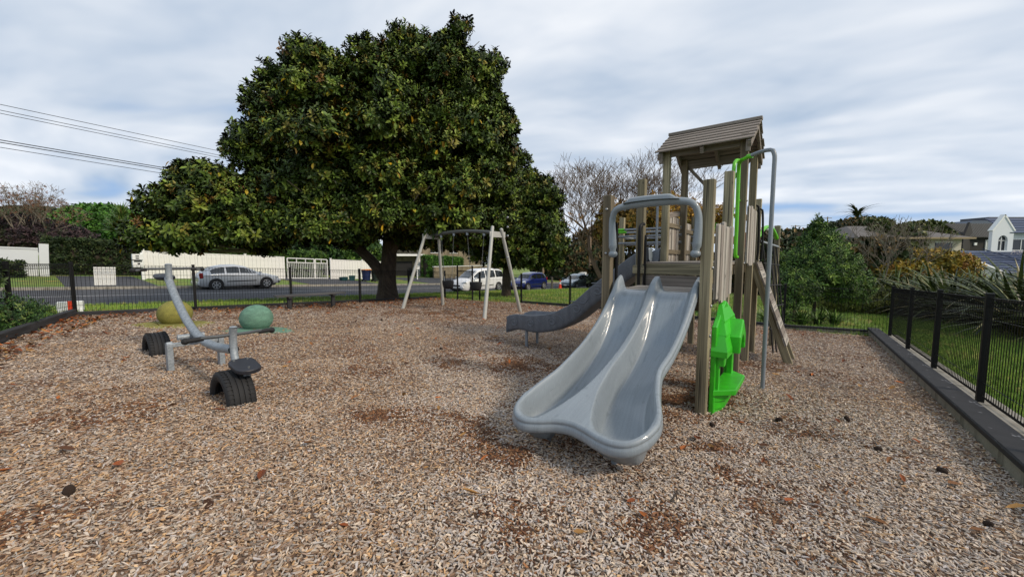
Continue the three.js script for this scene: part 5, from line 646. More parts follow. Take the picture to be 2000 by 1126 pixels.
// leafless trees by repeated forking
function bareTree(name, label, base, len, seed, opt = {}) {
  const R = rng(seed), t = thing(name, label, 'tree'), segs = [], tips = [];
  const grow = (p, d, L, r, k) => {
    const n = k < 2 ? 3 : 2; let q = p.clone(), dd = d.clone();
    for (let i = 0; i < n; i++) { dd.add(V((R() - 0.5), (R() - 0.35) * (opt.lift ?? 0.8), (R() - 0.5)).multiplyScalar(0.28)).normalize(); const e = q.clone().addScaledVector(dd, L / n), r1 = r * (1 - 0.28 / n); segs.push([q.clone(), e.clone(), r, r1, k]); q = e; r = r1; if (k > 1 && R() < 0.5) { const s = dd.clone().add(V(R() - 0.5, R() - 0.3, R() - 0.5).multiplyScalar(1.5)).normalize(); if (k < opt.depth) grow(q, s, L * 0.5, r * 0.5, Math.min(opt.depth, k + 2)); } }
    if (k >= opt.depth) { tips.push(q); return; }
    const f = 2 + (R() < 0.45 ? 1 : 0), a0 = R() * 6.28; for (let i = 0; i < f; i++) { const a = a0 + i * 6.28 / f, side = V(Math.cos(a), 0.1, Math.sin(a)), s = dd.clone().addScaledVector(side, (opt.spread ?? 0.55) * (0.7 + 0.6 * R())).add(V(0, 0.12, 0)).normalize(); grow(q, s, L * (0.7 + 0.2 * R()), r * (0.62 + 0.12 * R()), k + 1); }
  };
  for (const d of opt.stems ?? [V(0, 1, 0)]) grow(V(...base), d.clone().normalize(), len, opt.r ?? 0.25, 0);
  const big = segs.filter((s) => s[4] < 2), small = segs.filter((s) => s[4] >= 2), mk = (l) => merge(l.map(([p, q, r0, r1, k]) => rod(p, q, Math.max(r0, opt.tip ?? 0.01), Math.max(r1, (opt.tip ?? 0.01) * 0.8), k < 2 ? 8 : k < 4 ? 5 : 3)));
  mesh('trunk', mk(big), opt.mat ?? barkGrey, t); mesh('branches', mk(small), opt.mat ?? barkGrey, t);
  if (opt.leaves) { const [pal, per, size, geo] = opt.leaves, list = [], m = new THREE.Matrix4(), q = new THREE.Quaternion(), e = new THREE.Euler(), cols = pal.map((c) => new THREE.Color(c)); const src = small.filter((s) => s[4] >= opt.depth - 2 && (!opt.leafy || opt.leafy(s[1]))); for (const s of src) for (let i = 0; i < per; i++) { if (R() > (opt.leafChance ?? 1)) continue; const p = s[0].clone().lerp(s[1], R()).add(V(R() - 0.5, R() - 0.5, R() - 0.5).multiplyScalar(0.5)); e.set(R() * 6, R() * 6, R() * 6); q.setFromEuler(e); const k = size * (0.6 + 0.8 * R()); m.compose(p, q, V(k, k, k)); list.push([m.clone(), cols[Math.floor(R() * cols.length)].clone().multiplyScalar(0.8 + 0.4 * R())]); } if (list.length) scatter('leaves', geo, leafMat(0.7), list, t); }
  return t;
}
const clump = rosette(7, 0.16, 0.07, 21, null, 0.8), clumpBig = rosette(8, 0.3, 0.14, 22, null, 0.8), clumpFine = rosette(9, 0.12, 0.035, 23, null, 0.9);
const gy = (x, z) => G(x, z) - 0.1;
const twig = M({ color: '#463b31', roughness: 0.95 });
const tanTwig = M({ color: '#6b5a49', roughness: 0.95 });
bareTree('bare_tree', 'tall leafless tree with a leaning trunk behind the parked cars', [9.3, gy(9.3, -38), -38], 3.15, 61, { depth: 7, r: 0.27, spread: 0.72, tip: 0.016, mat: tanTwig, stems: [V(-0.6, 1, 0), V(0.15, 1, 0.1)], leaves: [['#a9792a', '#8f6a28', '#b88a35'], 2, 0.7, clump], leafChance: 0.22, leafy: (p) => p.y < 5.5 });
bareTree('bare_tree', 'leafless tree with thin golden brown leaves behind the play tower', [13.2, gy(13.2, -38), -38.5], 2.95, 64, { depth: 7, r: 0.26, spread: 0.68, tip: 0.016, mat: tanTwig, stems: [V(-0.3, 1, 0), V(0.3, 1, 0)], leaves: [['#a07a30', '#b88a3c', '#8c6a2c', '#aa9040'], 2, 0.55, clumpBig], leafChance: 0.3, leafy: (p) => p.y < 7.0 });
bareTree('bare_tree', 'golden brown autumn tree just behind the tower roof posts', [17, gy(17, -37), -37], 2.1, 67, { depth: 6, r: 0.2, spread: 0.6, tip: 0.014, mat: tanTwig, leaves: [['#9a742c', '#b58738', '#876829', '#9e8a3c'], 3, 0.55, clumpBig], leafChance: 0.5 });
bareTree('bare_tree', 'pale leafless tree behind the white garden wall', [-44.6, gy(-44.6, -35), -35.5], 2.0, 71, { depth: 6, r: 0.2, spread: 0.7, mat: barkGrey, lift: 0.6, stems: [V(-0.3, 1, 0), V(0.45, 0.9, 0), V(-0.9, 0.6, 0.1)], leaves: [['#6b4a3a', '#7d5a44'], 1, 0.6, clump], leafChance: 0.25 });
bareTree('bare_shrub', 'thin leafless shrub with pale twigs before the grey roofed house', [21.2, gy(21.2, -21.5), -21.5], 1.35, 75, { depth: 5, r: 0.06, spread: 0.6, mat: barkGrey, stems: [V(-0.4, 1, 0), V(0.1, 1, 0.1), V(0.5, 1, 0)] });
function bush(name, label, cat, lobes, per, pal, seed, size, geo = clump, opt = {}, trunk, group) {
  const t = thing(name, label, cat, [0, 0, 0], 0, group); scatter('crown', geo, leafMat(opt.rough ?? 0.55), crown(lobes, per, pal, seed, size, { shell: 0.5, gap: 0.3, ...opt }), t);
  const [x, y, z] = lobes[0]; for (const tr of trunk ?? [[x, z, Math.max(0.04, lobes[0][3] * 0.06)]]) mesh('trunk', taper([V(tr[0], gy(tr[0], tr[1]), tr[1]), V(tr[0] + 0.03, mix(gy(tr[0], tr[1]), y, 0.5), tr[1]), V(x, y, z)], (s) => mix(tr[2], tr[2] * 0.5, s), 10, 8), opt.bark ?? barkDark, t); return t;
}
const GREEN = [['#3c5a24', 4], ['#4d6c2b', 4], ['#2c461e', 4], ['#648033', 2]], DARK = [['#2a3a1f', 4], ['#364724', 4], ['#21301b', 3], ['#47532c', 2]], GOLD = [['#9a8126', 3], ['#b18f2a', 2], ['#7e7428', 3], ['#8a5f22', 1], ['#5c5c26', 2]], BROWN = [['#4f4229', 3], ['#62502f', 3], ['#3c3a22', 3], ['#7a6234', 1]], PURPLE = [['#3a2c30', 4], ['#4a383a', 3], ['#2c2426', 3], ['#2e3322', 2]];
bush('young_tree', 'young conical green tree with a leader shoot beyond the edging corner', 'tree', [...LOBES['small tree right'].map(([x, y, z, a, b, c]) => [x, y * 0.94 - 0.16, z, a * 0.95, b * 0.8, c * 0.86]), [10.4, 2.3, -13.2, 0.1, 0.5, 0.1]], 150, [['#3f5c28', 4], ['#55742f', 4], ['#2c4420', 3], ['#738b3c', 2]], 601, 0.8, clumpFine, { gap: 0.33, minY: -0.15 }, [[10.3, -13.0, 0.06]]);
{ const t = thing('stake', 'wooden stake beside the young conical tree', 'stake', [9.05, gy(9.05, -12.2), -12.2]); mesh('shaft', box(0.07, 1.5, 0.07, 0, 0.7, 0, null, 0.01), postWoodB, t); mesh('tie', box(0.3, 0.04, 0.02, 0.12, 1.2, 0), rubber, t); }
LOBES.darkbank.forEach((l, i) => bush('dark_shrub', ['broad dark brown shrub behind the red car', 'tall dark brown shrub behind the bare leaning trunk', 'dark brown shrub seen through the slide hood', 'dark brown shrub seen behind the rear pickets'][i], 'shrub', i < 2 ? [[l[0] * 1.45, l[1] * 1.45 - 1.9, l[2] * 1.45, l[3] * 1.45, l[4] * 1.3, 4], [l[0] * 1.45 + 1, l[1] - 3, l[2] * 1.45, l[3] * 1.45, l[4] * 1.4, 4]] : [[l[0], l[1] - 1.3, l[2], l[3], l[4] * 0.85, 3], [l[0] + 1, l[1] - 2, l[2], l[3], l[4], 3]], i < 2 ? 12 : 22, i % 2 ? BROWN : [...BROWN, ...DARK], 620 + i, 1.5, clumpBig));
LOBES.gold.slice(2).forEach((l, i) => bush('golden_tree', ['low golden brown tree seen under the slide hood', 'low golden brown tree behind the rear pickets'][i], 'tree', [l], 26, [['#8f6d2b', 3], ['#a8853a', 2], ['#6d5a2a', 3], ['#7a7434', 2]], 635 + i, 1.0, clumpBig, { gap: 0.42, shell: 0.8 }));
LOBES['yellow shrub'].forEach((l, i) => bush('golden_shrub', ['golden shrub under the grey roof eaves', 'orange gold shrub against the white sloping parapet', 'olive gold shrub behind the flax'][i], 'shrub', [[l[0], l[1] - 0.35, l[2], l[3] * 0.85, l[4] * 0.85, l[5]], [l[0], l[1] - 1.2, l[2], l[3], l[4], l[5]]], 60, GOLD, 640 + i, 1.1));
LOBES['right bank'].forEach((l, i) => bush('dark_shrub', ['dark tall shrub right behind the fire pole', 'dark green tree crown left of the palm', 'dark wide tree crown behind the young conical tree', 'dark twiggy shrub right of the young conical tree'][i], 'shrub', [[l[0], l[1] - [0.4, 1.3, 1.9, 0.3][i], l[2], l[3], l[4], l[5]], [l[0], l[1] - 1.6, l[2], l[3], l[4], l[5]]], 28, [...BROWN, ...DARK], 650 + i, 1.3, clumpBig));
LOBES['dist right trees'].forEach((l, i) => bush('far_tree', ['far round tree on the skyline above the golden shrub', 'far low tree on the skyline beside the palm', 'small tree before the grey roof'][i], 'tree', [l], 24, [['#56602e', 3], ['#6a6a34', 2], ['#3c4a26', 3]], 660 + i, 1.8, clumpBig));
LOBES['behind fence'].forEach((l, i) => bush('garden_tree', ['dark leafy garden tree above the silver hatchback', 'grey green garden shrub above the paling fence', 'yellow green garden tree above the driveway gate', 'dark garden tree above the garden gate', 'green garden shrub above the wheelie bins'][i], 'tree', [l, [l[0], l[1] - 1.6, l[2] + 0.5, l[3], l[4], l[5]]], 30, i === 2 ? [['#6c7a30', 3], ['#8a8c3a', 2], ['#4c5c26', 3]] : i === 4 ? GREEN : [...DARK, ...GREEN], 670 + i, 1.4, clumpBig));
bush('dome_tree', 'bright green dome shaped tree behind the hedge', 'tree', LOBES.dome, 32, [['#3f6a22', 4], ['#4f7c2a', 3], ['#2f521c', 4]], 681, 1.5, clumpBig, { gap: 0.2 });
bush('purple_shrub', 'dark purple brown shrub behind the white garden wall', 'shrub', LOBES.purple.map((l) => [l[0] * 0.82, mix(l[1], 1.4, 0.18), l[2] * 0.82, l[3] * 0.82, l[4] * 0.82, l[5]]), 32, PURPLE, 682, 1.3, clump);
LOBES['far canopy left'].forEach((l, i) => bush('far_tree', ['far flat topped tree on the left skyline', 'far dark tree behind the bare pale tree', 'far small tree by the distant roofs'][i], 'tree', [l, [l[0], l[1] - 3, l[2], l[3], l[4], l[5]]], 14, DARK, 690 + i, 2.4, clumpBig));
{ // clipped hedges
  const hedge = (label, r0, r1, n0, n1, h, pal, seed, y0 = 0) => { const t = thing('hedge', label, 'hedge'), R = rng(seed), list = [], m = new THREE.Matrix4(), q = new THREE.Quaternion(), e = new THREE.Euler(), cols = pal.flatMap(([c, w]) => Array(Math.round(w)).fill(new THREE.Color(c))); const N = Math.round((r1 - r0) * (h * 2 + (n1 - n0)) * 75); for (let i = 0; i < N; i++) { const f = R() * (h * 2 + (n1 - n0)); let r = mix(r0, r1, R()), n, y; const d = R() * R() * 0.3; if (f < h) { n = n0 + d; y = f; } else if (f < h * 2) { n = n1 - d; y = f - h; } else { n = n0 + f - 2 * h; y = h - d; } const b = 0.12 * (fbm(r * 1.5 + 40, y * 1.5 + n, 2, seed) - 0.5); const p = GP(r, n + b, y0 + y + b); e.set(R() * 6, R() * 6, R() * 6); q.setFromEuler(e); const s = 0.8 + 0.5 * R(); m.compose(p, q, V(s, s, s)); list.push([m.clone(), cols[Math.floor(R() * cols.length)].clone().multiplyScalar(0.7 + 0.5 * R())]); } scatter('foliage', clump, leafMat(0.6), list, t); const p = GP((r0 + r1) / 2, (n0 + n1) / 2), b = box(r1 - r0 - 0.4, h - 0.3, n1 - n0 - 0.4, 0, y0 + (h - 0.3) / 2, 0); b.rotateY(TH); mesh('inner_branches', b.translate(p.x, p.y, p.z), barkDark, t); return t; };
  hedge('tall dark clipped hedge between the white wall and the letterbox', 0.9, 6.4, 38.6, 40.6, 2.35, DARK, 701); hedge('bright green hedge above the white people carrier', 31.2, 37.5, 38, 39.2, 2.7, [['#3f6a22', 3], ['#527d2b', 3], ['#2d4f1d', 2]], 702); hedge('low dark shrubs at the foot of the white wall', -14, 0, 35.4, 36.6, 0.85, DARK, 703);
  hedge('green clipped hedge behind the driveway gate', 9.5, 18, 37.5, 38.6, 2.35, GREEN, 704);
}
bush('corner_shrub', 'leafy dark green shrub inside the fence at the left edging', 'shrub', [[-9.12, 0.36, -6.75, 0.46, 0.4, 0.42], [-9.6, 0.26, -7.6, 0.26, 0.28, 0.28], [-8.55, 0.3, -5.75, 0.42, 0.36, 0.42], [-8.85, 0.32, -6.25, 0.4, 0.36, 0.42]], 260, [['#33502a', 4], ['#44652f', 3], ['#263d20', 3], ['#6e7f45', 1]], 711, 0.42, clumpFine, { minY: 0.08, gap: 0.34 }, [[-8.85, -6.95, 0.03]]);
bush('corner_shrub', 'taller leafy shrub at the far left fence post', 'shrub', [[-9.35, 0.9, -6.7, 0.28, 0.55, 0.3], [-9.3, 0.45, -6.6, 0.4, 0.5, 0.4]], 170, DARK, 712, 0.5, clump, {}, [[-9.35, -6.75, 0.025]]);
// strap-leaved plants
function blade(L, W, arch, seg = 6) { const pos = [], idx = [], col = []; for (let i = 0; i <= seg; i++) { const t = i / seg, x = arch * L * t * t, y = L * t * (1 - 0.35 * arch * t * t), w = W * (t < 0.15 ? 0.5 + t * 3.3 : 1 - Math.pow((t - 0.15) / 0.85, 2.2)); pos.push(x, y, w, x - 0.25 * w, y, 0, x, y, -w); for (let k = 0; k < 3; k++) col.push(1, 1, 1); } for (let i = 0; i < seg; i++) for (const k of [0, 1]) { const a = i * 3 + k; idx.push(a, a + 3, a + 1, a + 1, a + 3, a + 4); } const g = new THREE.BufferGeometry(); g.setAttribute('position', new THREE.Float32BufferAttribute(pos, 3)); g.setAttribute('color', new THREE.Float32BufferAttribute(col, 3)); g.setIndex(idx); g.computeVertexNormals(); return g; }
function strapClump(n, L, W, arch, spread, pal, seed) { const R = rng(seed), l = [], cols = pal.map((c) => new THREE.Color(c)); for (let k = 0; k < n; k++) { const a = R() * 6.283, s = 0.55 + 0.5 * R(), g = blade(L * s, W * (0.7 + 0.6 * R()), arch * (0.3 + 1.1 * R())).toNonIndexed(), c = cols[Math.floor(R() * cols.length)].clone().multiplyScalar(0.75 + 0.5 * R()), ca = g.attributes.color; for (let i = 0; i < ca.count; i++) ca.setXYZ(i, c.r, c.g, c.b); g.rotateZ(-spread * R() * R()).rotateX((R() - 0.5) * 0.3).rotateY(a).translate(Math.cos(a) * 0.12 * R(), 0, -Math.sin(a) * 0.12 * R()); g.computeVertexNormals(); l.push(g); } return merge(l); }
const flaxPal = ['#33421f', '#414f26', '#505c2f', '#2b391a', '#66703c', '#7c7445', '#243119'], strapMat = leafMat(0.42);
{
  const v = [0, 1, 2].map((k) => strapClump(100, 2.6, 0.046, 0.85, 0.9, flaxPal, 800 + k)), R = rng(31), spots = [[15.6, -5.2], [17, -4.7], [18.4, -4.9], [19.8, -4.6], [21, -4.1], [22.4, -3.9], [23.8, -3.4], [25.4, -3.1], [27.2, -2.6], [16.4, -6.6], [18, -6.4], [19.6, -6.2], [21.2, -5.7], [23, -5.2], [24.8, -4.8], [26.8, -4.3], [17.6, -8], [20, -7.8], [22.4, -7], [14.4, -6.2], [24.6, -6.6], [27, -6], [28.6, -3.2], [20.6, -5.1], [22.8, -4.4], [25.8, -5.6], [19, -5.6], [16.2, -5.8], [29.2, -5]];
  spots.forEach(([r, n], i) => { const p = GP(r, n, -0.05), t = thing('flax_plant', 'tall green flax clump in the garden bed beyond the near fence', 'flax', [p.x, p.y, p.z], R() * 6.28, 'flax clumps in the garden bed'); const m = mesh('leaves', v[i % 3], strapMat, t); const s = 0.9 + 0.25 * R(); m.scale.set(s, s * (0.9 + 0.2 * R()), s); mesh('crown_base', new THREE.SphereGeometry(0.16, 10, 8).scale(1, 0.8, 1).translate(0, 0.06, 0), barkDark, t); });
  const ag = strapClump(60, 0.75, 0.02, 0.9, 0.9, ['#3c5526', '#4d682e', '#5f7a38', '#2f451f'], 821); [[9.15, -11.95], [9.75, -12.1], [8.5, -12.0], [9.4, -12.6], [8.0, -11.9], [10.2, -12.0]].forEach(([x, z], i) => { const t = thing('strap_plant', 'low strap leaved plant at the foot of the young conical tree', 'plant', [x, gy(x, z) + 0.08, z], i * 1.3, 'strap leaved plants under the young tree'); mesh('leaves', ag, strapMat, t); mesh('crown_base', new THREE.SphereGeometry(0.06, 8, 6).translate(0, 0.02, 0), barkDark, t); });
  bush('round_shrub', 'low rounded yellow green shrub beyond the fence corner post', 'shrub', [[15.7, -0.5, -16.7, 1.1, 0.65, 0.8], [14.9, -0.6, -17.4, 0.9, 0.5, 0.7]], 130, [['#5a6526', 3], ['#6f742c', 2], ['#454f20', 3]], 831, 0.7, clumpFine, { minY: -1.1 });
  const bed = grid(10, 24, (u, q) => { const r = mix(12, 34, q), edge = q < 0.25 ? -4.1 : mix(-4.1, -0.8, sm(clamp((q - 0.25) / 0.75))), n = mix(edge, -14, u); return GP(r, n, 0.03 + 0.04 * Math.min(1, u * 8)); }); struct('planting_bed', bed, M({ map: withRep(mulchTex, 0.8), color: '#6a5a4c', roughness: 1 }));
  // cabbage trees behind the hedge
  const head = strapClump(90, 1.5, 0.035, 0.35, 1.9, ['#4a6a2e', '#5d7d38', '#3a5424', '#7d8f4c', '#88764a'], 841);
  [[-37.4, 4.5, -37, 'tall cabbage tree with spiky heads behind the hedge', 1.15], [-35.4, 2.9, -36.6, 'short cabbage tree right above the hedge', 0.85], [-33.2, 4.9, -38, 'slim cabbage tree beside the magnolia edge', 0.8]].forEach(([x, y, z, label, s]) => { const t = thing('cabbage_tree', label, 'tree', [x, gy(x, z), z]), h = y - gy(x, z); mesh('trunk', taper([V(0, -0.2, 0), V(0.05, h * 0.5, 0), V(0, h, 0)], (k) => mix(0.2, 0.13, k), 12, 9), barkGrey, t); for (const [dx, dy] of [[0, 0], [-0.7, -0.5], [0.6, -0.3], [0.2, 0.7]]) { const m = mesh('leaf_head', head, strapMat, t); m.position.set(dx * s, h + dy * s, dx * 0.3); m.scale.setScalar(s); } });
  const pt = thing('palm_tree', 'distant palm tree on the skyline above the young conical tree', 'tree', [61, gy(61, -68.5), -68.5]), ph = 8.6 - gy(61, -68.5); mesh('trunk', taper([V(0, 0, 0), V(0.1, ph * 0.5, 0), V(0, ph, 0)], () => 0.28, 10, 8), barkDark, pt); const fr = mesh('fronds', strapClump(46, 3.2, 0.16, 0.9, 1.7, ['#3b4526', '#4a5230', '#2e3820'], 851), strapMat, pt); fr.position.y = ph; const sk = mesh('dead_skirt', strapClump(30, 1.5, 0.1, 0.3, 1, ['#6b5234', '#7c6040'], 852), strapMat, pt); sk.position.y = ph; sk.rotation.x = Math.PI;
  [[-88, -76], [-84.5, -76]].forEach(([x, z], i) => { const t = thing('palm_tree', i ? 'far small palm nearest the green dome tree' : 'far small palm beside the distant roofs', 'tree', [x, gy(x, z), z]), h = 8.3 - i * 0.5 - gy(x, z); mesh('trunk', rod(V(0, 0, 0), V(0, h, 0), 0.2, 0.16, 8), barkDark, t); const m = mesh('fronds', fr.geometry, strapMat, t); m.position.y = h; m.scale.setScalar(0.62); });
}

// ---------------------------------------------------------------- houses beyond the garden, on the skyline
const navyTile = M({ color: '#33405c', roughness: 0.45 }), navyTileB = M({ color: '#2b3852', roughness: 0.5 }), darkWall = M({ color: '#23221f', roughness: 0.85 }), stuccoM = M({ color: '#d3d9dc', roughness: 0.85 });
function courses(t, name, x0, x1, yE, zE, yR, zR, n, mats, th = 0.05) { const L = Math.hypot(yR - yE, zR - zE), a = Math.atan2(yR - yE, zE - zR); for (let i = 0; i < n; i++) { const f = (i + 0.5) / n, g = box(x1 - x0, th, L / n + 0.08, 0, 0, 0); g.rotateX(a - 0.1).translate((x0 + x1) / 2, mix(yE, yR, f) + 0.05, mix(zE, zR, f)); mesh(name, g, mats[i % mats.length], t); } }
{
  const t = thing('white_house', 'white rendered house with pointed gable, arched window and navy tiled roof', 'house', [43.5, -2.8, -34.5]);
  const arc = []; for (let k = 0; k <= 10; k++) { const a = Math.PI * k / 10; arc.push([0.05 + 0.42 * Math.cos(a), 5.75 + 0.42 * Math.sin(a)]); }
  mesh('gable_wall', extrude([[-0.95, 0], [0.95, 0], [0.95, 6.55], [0, 7.85], [-0.95, 6.55]], 0.25, 0, [[[0.47, 4.85], ...arc, [-0.37, 4.85]]]).translate(0, 0, 0), stuccoM, t);
  mesh('parapet', [-1, 1].map((s) => box(1.75, 0.12, 0.36, 0, 0, 0).rotateZ(-s * 0.94).translate(s * 0.49, 7.27, 0.12)), white, t);
  const w = mesh('arched_window', box(0.9, 1.4, 0.04, 0.05, 5.45, 0.06), glassDark, t); mesh('frame', [box(0.84, 0.05, 0.06, 0.05, 5.72, 0.1), box(0.05, 1.3, 0.06, 0.05, 5.4, 0.1), box(0.05, 0.9, 0.06, -0.35, 5.3, 0.1), box(0.05, 0.9, 0.06, 0.45, 5.3, 0.1)], white, w);
  mesh('wall', box(7, 6.4, 1.4, 4.6, 3.2, -0.92), stuccoM, t); mesh('wall', box(12.4, 3, 6, 1.8, 1.4, 0.2), stuccoM, t);
  const w2 = mesh('window', box(1.7, 0.95, 0.05, 2.2, 5.35, -0.19), glassDark, t); mesh('frame', [box(1.8, 0.06, 0.08, 2.2, 5.85, -0.17), box(1.8, 0.06, 0.08, 2.2, 4.86, -0.17), box(0.06, 1, 0.08, 2.2, 5.35, -0.17), box(0.06, 1, 0.08, 1.32, 5.35, -0.17)], white, w2);
  const roof = group('roof', t), low = group('lower_roof', t); courses(roof, 'tile_course', 0.6, 9, 6.35, 0.25, 7.8, -1.7, 6, [navyTile, navyTileB]); courses(low, 'tile_course', -4.3, 8.6, 2.9, 3.9, 4.75, 0.05, 9, [navyTile, navyTileB]); mesh('valley_flashing', box(0.12, 0.06, 4.6, 0, 0, 0).rotateX(0.44).rotateY(0.75).translate(-0.6, 4.0, 2.0), navyTileB, low);
  mesh('side_parapet', box(0.2, 0.22, 4.9, 0, 0, 0).rotateX(0.45).translate(-4.45, 4.0, 1.9), white, t); mesh('side_wall', extrude([[0, 0], [0, 2.9], [-3.9, 4.7], [-3.9, 0]], 0.2).rotateY(-Math.PI / 2).translate(-4.3, 0, 3.9), stuccoM, t);
}
{
  const t = thing('dark_house', 'dark weatherboard house with corrugated grey roof and white window', 'house', [54.6, -1.4, -45]), cor = M({ color: '#3b3b37', roughness: 0.7 });
  mesh('wall', box(7.6, 5.3, 4, 2, 2.6, -2.2), darkWall, t); mesh('gable_wall', extrude([[-3.2, 0], [0.6, 0], [0.6, 5.2], [-1.3, 6.9], [-3.2, 5.0]], 0.2).rotateY(0.5).translate(-0.6, 0, -0.6), darkWall, t);
  const roof = group('roof', t); for (let k = 0; k < 26; k++) { const b = box(0.2, 0.06, 3.0, 0, 0, 0); b.rotateX(0.62).translate(-1.6 + k * 0.3, 6.05, -1.0); mesh('roof_rib', b, cor, roof); } mesh('roof_sheet', box(7.9, 0.05, 3.0, 2.1, 6.02, -1.0).translate(0, 0, 0), cor, roof).visible = true;
  roof.children.at(-1).geometry = box(7.9, 0.05, 3.0, 0, 0, 0).rotateX(0.62).translate(2.1, 6.0, -1.0);
  const w = mesh('window', box(2.3, 1.35, 0.06, 2.0, 4.15, -0.16), M({ color: '#9aa09c', roughness: 0.15 }), t); mesh('frame', [box(2.45, 0.09, 0.1, 2, 4.84, -0.15), box(2.45, 0.09, 0.1, 2, 3.46, -0.15), box(0.09, 1.4, 0.1, 0.83, 4.15, -0.15), box(0.09, 1.4, 0.1, 2.1, 4.15, -0.15), box(0.09, 1.4, 0.1, 3.17, 4.15, -0.15)], white, w);
  mesh('lamp', box(0.3, 0.3, 0.1, -0.4, 4.4, -0.14), white, t);
}
{
  const t = thing('far_house', 'far dark house with blue grey hipped roof behind the weatherboard house', 'house', [70.5, -1, -60]), rm = M({ color: '#4a5666', roughness: 0.6 });
  mesh('wall', box(9, 6.2, 6, 3, 3.1, -3), M({ color: '#2c241f', roughness: 0.9 }), t); mesh('roof', extrude([[-2.2, 6.1], [9, 6.1], [9, 8.1], [0.7, 8.1]], 6.4).translate(0, 0, -6.3), rm, t); mesh('roof', extrude([[6, 8.1], [16, 8.1], [16, 8.9], [6, 8.9]], 4).translate(0, 0, -6.2), M({ color: '#4d5057', roughness: 0.6 }), t); const w = mesh('window', box(1.6, 1.2, 0.06, 1.4, 5, 0.02), M({ color: '#a6a193', roughness: 0.2 }), t); mesh('frame', [box(1.7, 0.08, 0.1, 1.4, 5.62, 0.03), box(1.7, 0.08, 0.1, 1.4, 4.38, 0.03)], trimBlack, w);
}
{
  const t = thing('grey_roof_house', 'low house with pale grey hipped roof behind the golden shrubs', 'house', [33.6, -1.5, -32]), rm = M({ map: withRep(concreteTex, 0.5), color: '#a9a6ad', roughness: 0.7 });
  mesh('wall', box(8.6, 4.6, 6, -0.4, 2.2, -3.2), M({ color: '#b7b2a4', roughness: 0.9 }), t);
  const E = [V(-5.2, 4.55, 0.4), V(4.3, 4.55, 0.4), V(4.3, 4.55, -6.8), V(-5.2, 4.55, -6.8)], A = V(-3.2, 5.75, -3.2), B = V(0.6, 5.75, -3.2), tri = [E[0], E[1], B, E[0], B, A, E[1], E[2], B, E[2], E[3], A, E[2], A, B, E[3], E[0], A], g = new THREE.BufferGeometry().setFromPoints(tri); g.computeVertexNormals(); const rf = mesh('roof', g, rm, t); mesh('gutter', box(9.5, 0.14, 0.12, -0.45, 4.5, 0.42), M({ color: '#8a7a5c', roughness: 0.6 }), rf); const w = mesh('window', box(1.4, 1.1, 0.06, 2.4, 3.6, -0.18), glassDark, t); mesh('frame', [box(1.5, 0.07, 0.09, 2.4, 4.18, -0.17), box(1.5, 0.07, 0.09, 2.4, 3.02, -0.17)], white, w);
}
[[-100, -84, 'far pale house roof behind the bare tree on the left', 9, '#b9aca6'], [-92, -84, 'far white house between the distant palms', 7, '#cfd2d2']].forEach(([x, z, label, w, c]) => { const t = thing('far_house', label, 'house', [x, gy(x, z), z]); mesh('wall', box(w, 5.2, 6, 0, 2.4, 0), M({ color: '#d8d9d6', roughness: 0.9 }), t); mesh('roof', extrude([[-w / 2 - 0.4, 5], [w / 2 + 0.4, 5], [w / 2 - 2, 6.6], [-w / 2 + 2, 6.6]], 6.6).translate(0, 0, -3.3), M({ color: c, roughness: 0.8 }), t); mesh('window', box(1.2, 1, 0.06, 0.6, 3.6, 3.02), glassDark, t); });
{ const x = 26.5, z = -45; const t = thing('far_house', 'brown gabled roof rising behind the young conical tree', 'house', [38, gy(38, -52), -52]); mesh('wall', box(10, 5, 8, 0, 2.2, -4), M({ color: '#6e6455', roughness: 0.9 }), t); mesh('roof', extrude([[-6, 4.6], [6, 4.6], [0.5, 7.4]], 9).translate(0, 0, -8.6), M({ color: '#5a5147', roughness: 0.85 }), t); mesh('window', box(1.4, 1.1, 0.06, 0, 3.2, 0.02), glassDark, t); }

// ---------------------------------------------------------------- poles and power lines
function pole(label, x, z, top, arms, r = 0.14) { const t = thing('utility_pole', label, 'utility pole', [x, gy(x, z), z]), h = top - gy(x, z); mesh('shaft', rod(V(0, 0, 0), V(0, h, 0), r, r * 0.75, 10, true), M({ color: '#8d7a66', roughness: 0.9 }), t); for (const y of arms) { mesh('crossarm', box(2.6, 0.14, 0.12, 0, h - y, 0), postWoodB, t); for (const s of [-1.1, -0.5, 0.5, 1.1]) mesh('insulator', new THREE.CylinderGeometry(0.05, 0.06, 0.18, 8).translate(s, h - y + 0.15, 0), white, t); } return t; }
pole('bare wooden utility pole behind the red car', 10.15, -50, 5.4, [], 0.16); pole('wooden utility pole with crossarm hidden by the smaller magnolia', ...(() => { const p = GP(46, 30.5); return [p.x, p.z]; })(), 6.6, [0.3, 1.8]);
pole('far utility pole with short crossarm nearest the fire pole', 82.4, -120, 11.4, [0.4], 0.2); pole('far utility pole with wide crossarm left of the young tree', 80.5, -110, 10.6, [0.3, 2], 0.2); pole('far utility pole behind the dark crown by the palm', 96, -118, 13.8, [0.4], 0.2);
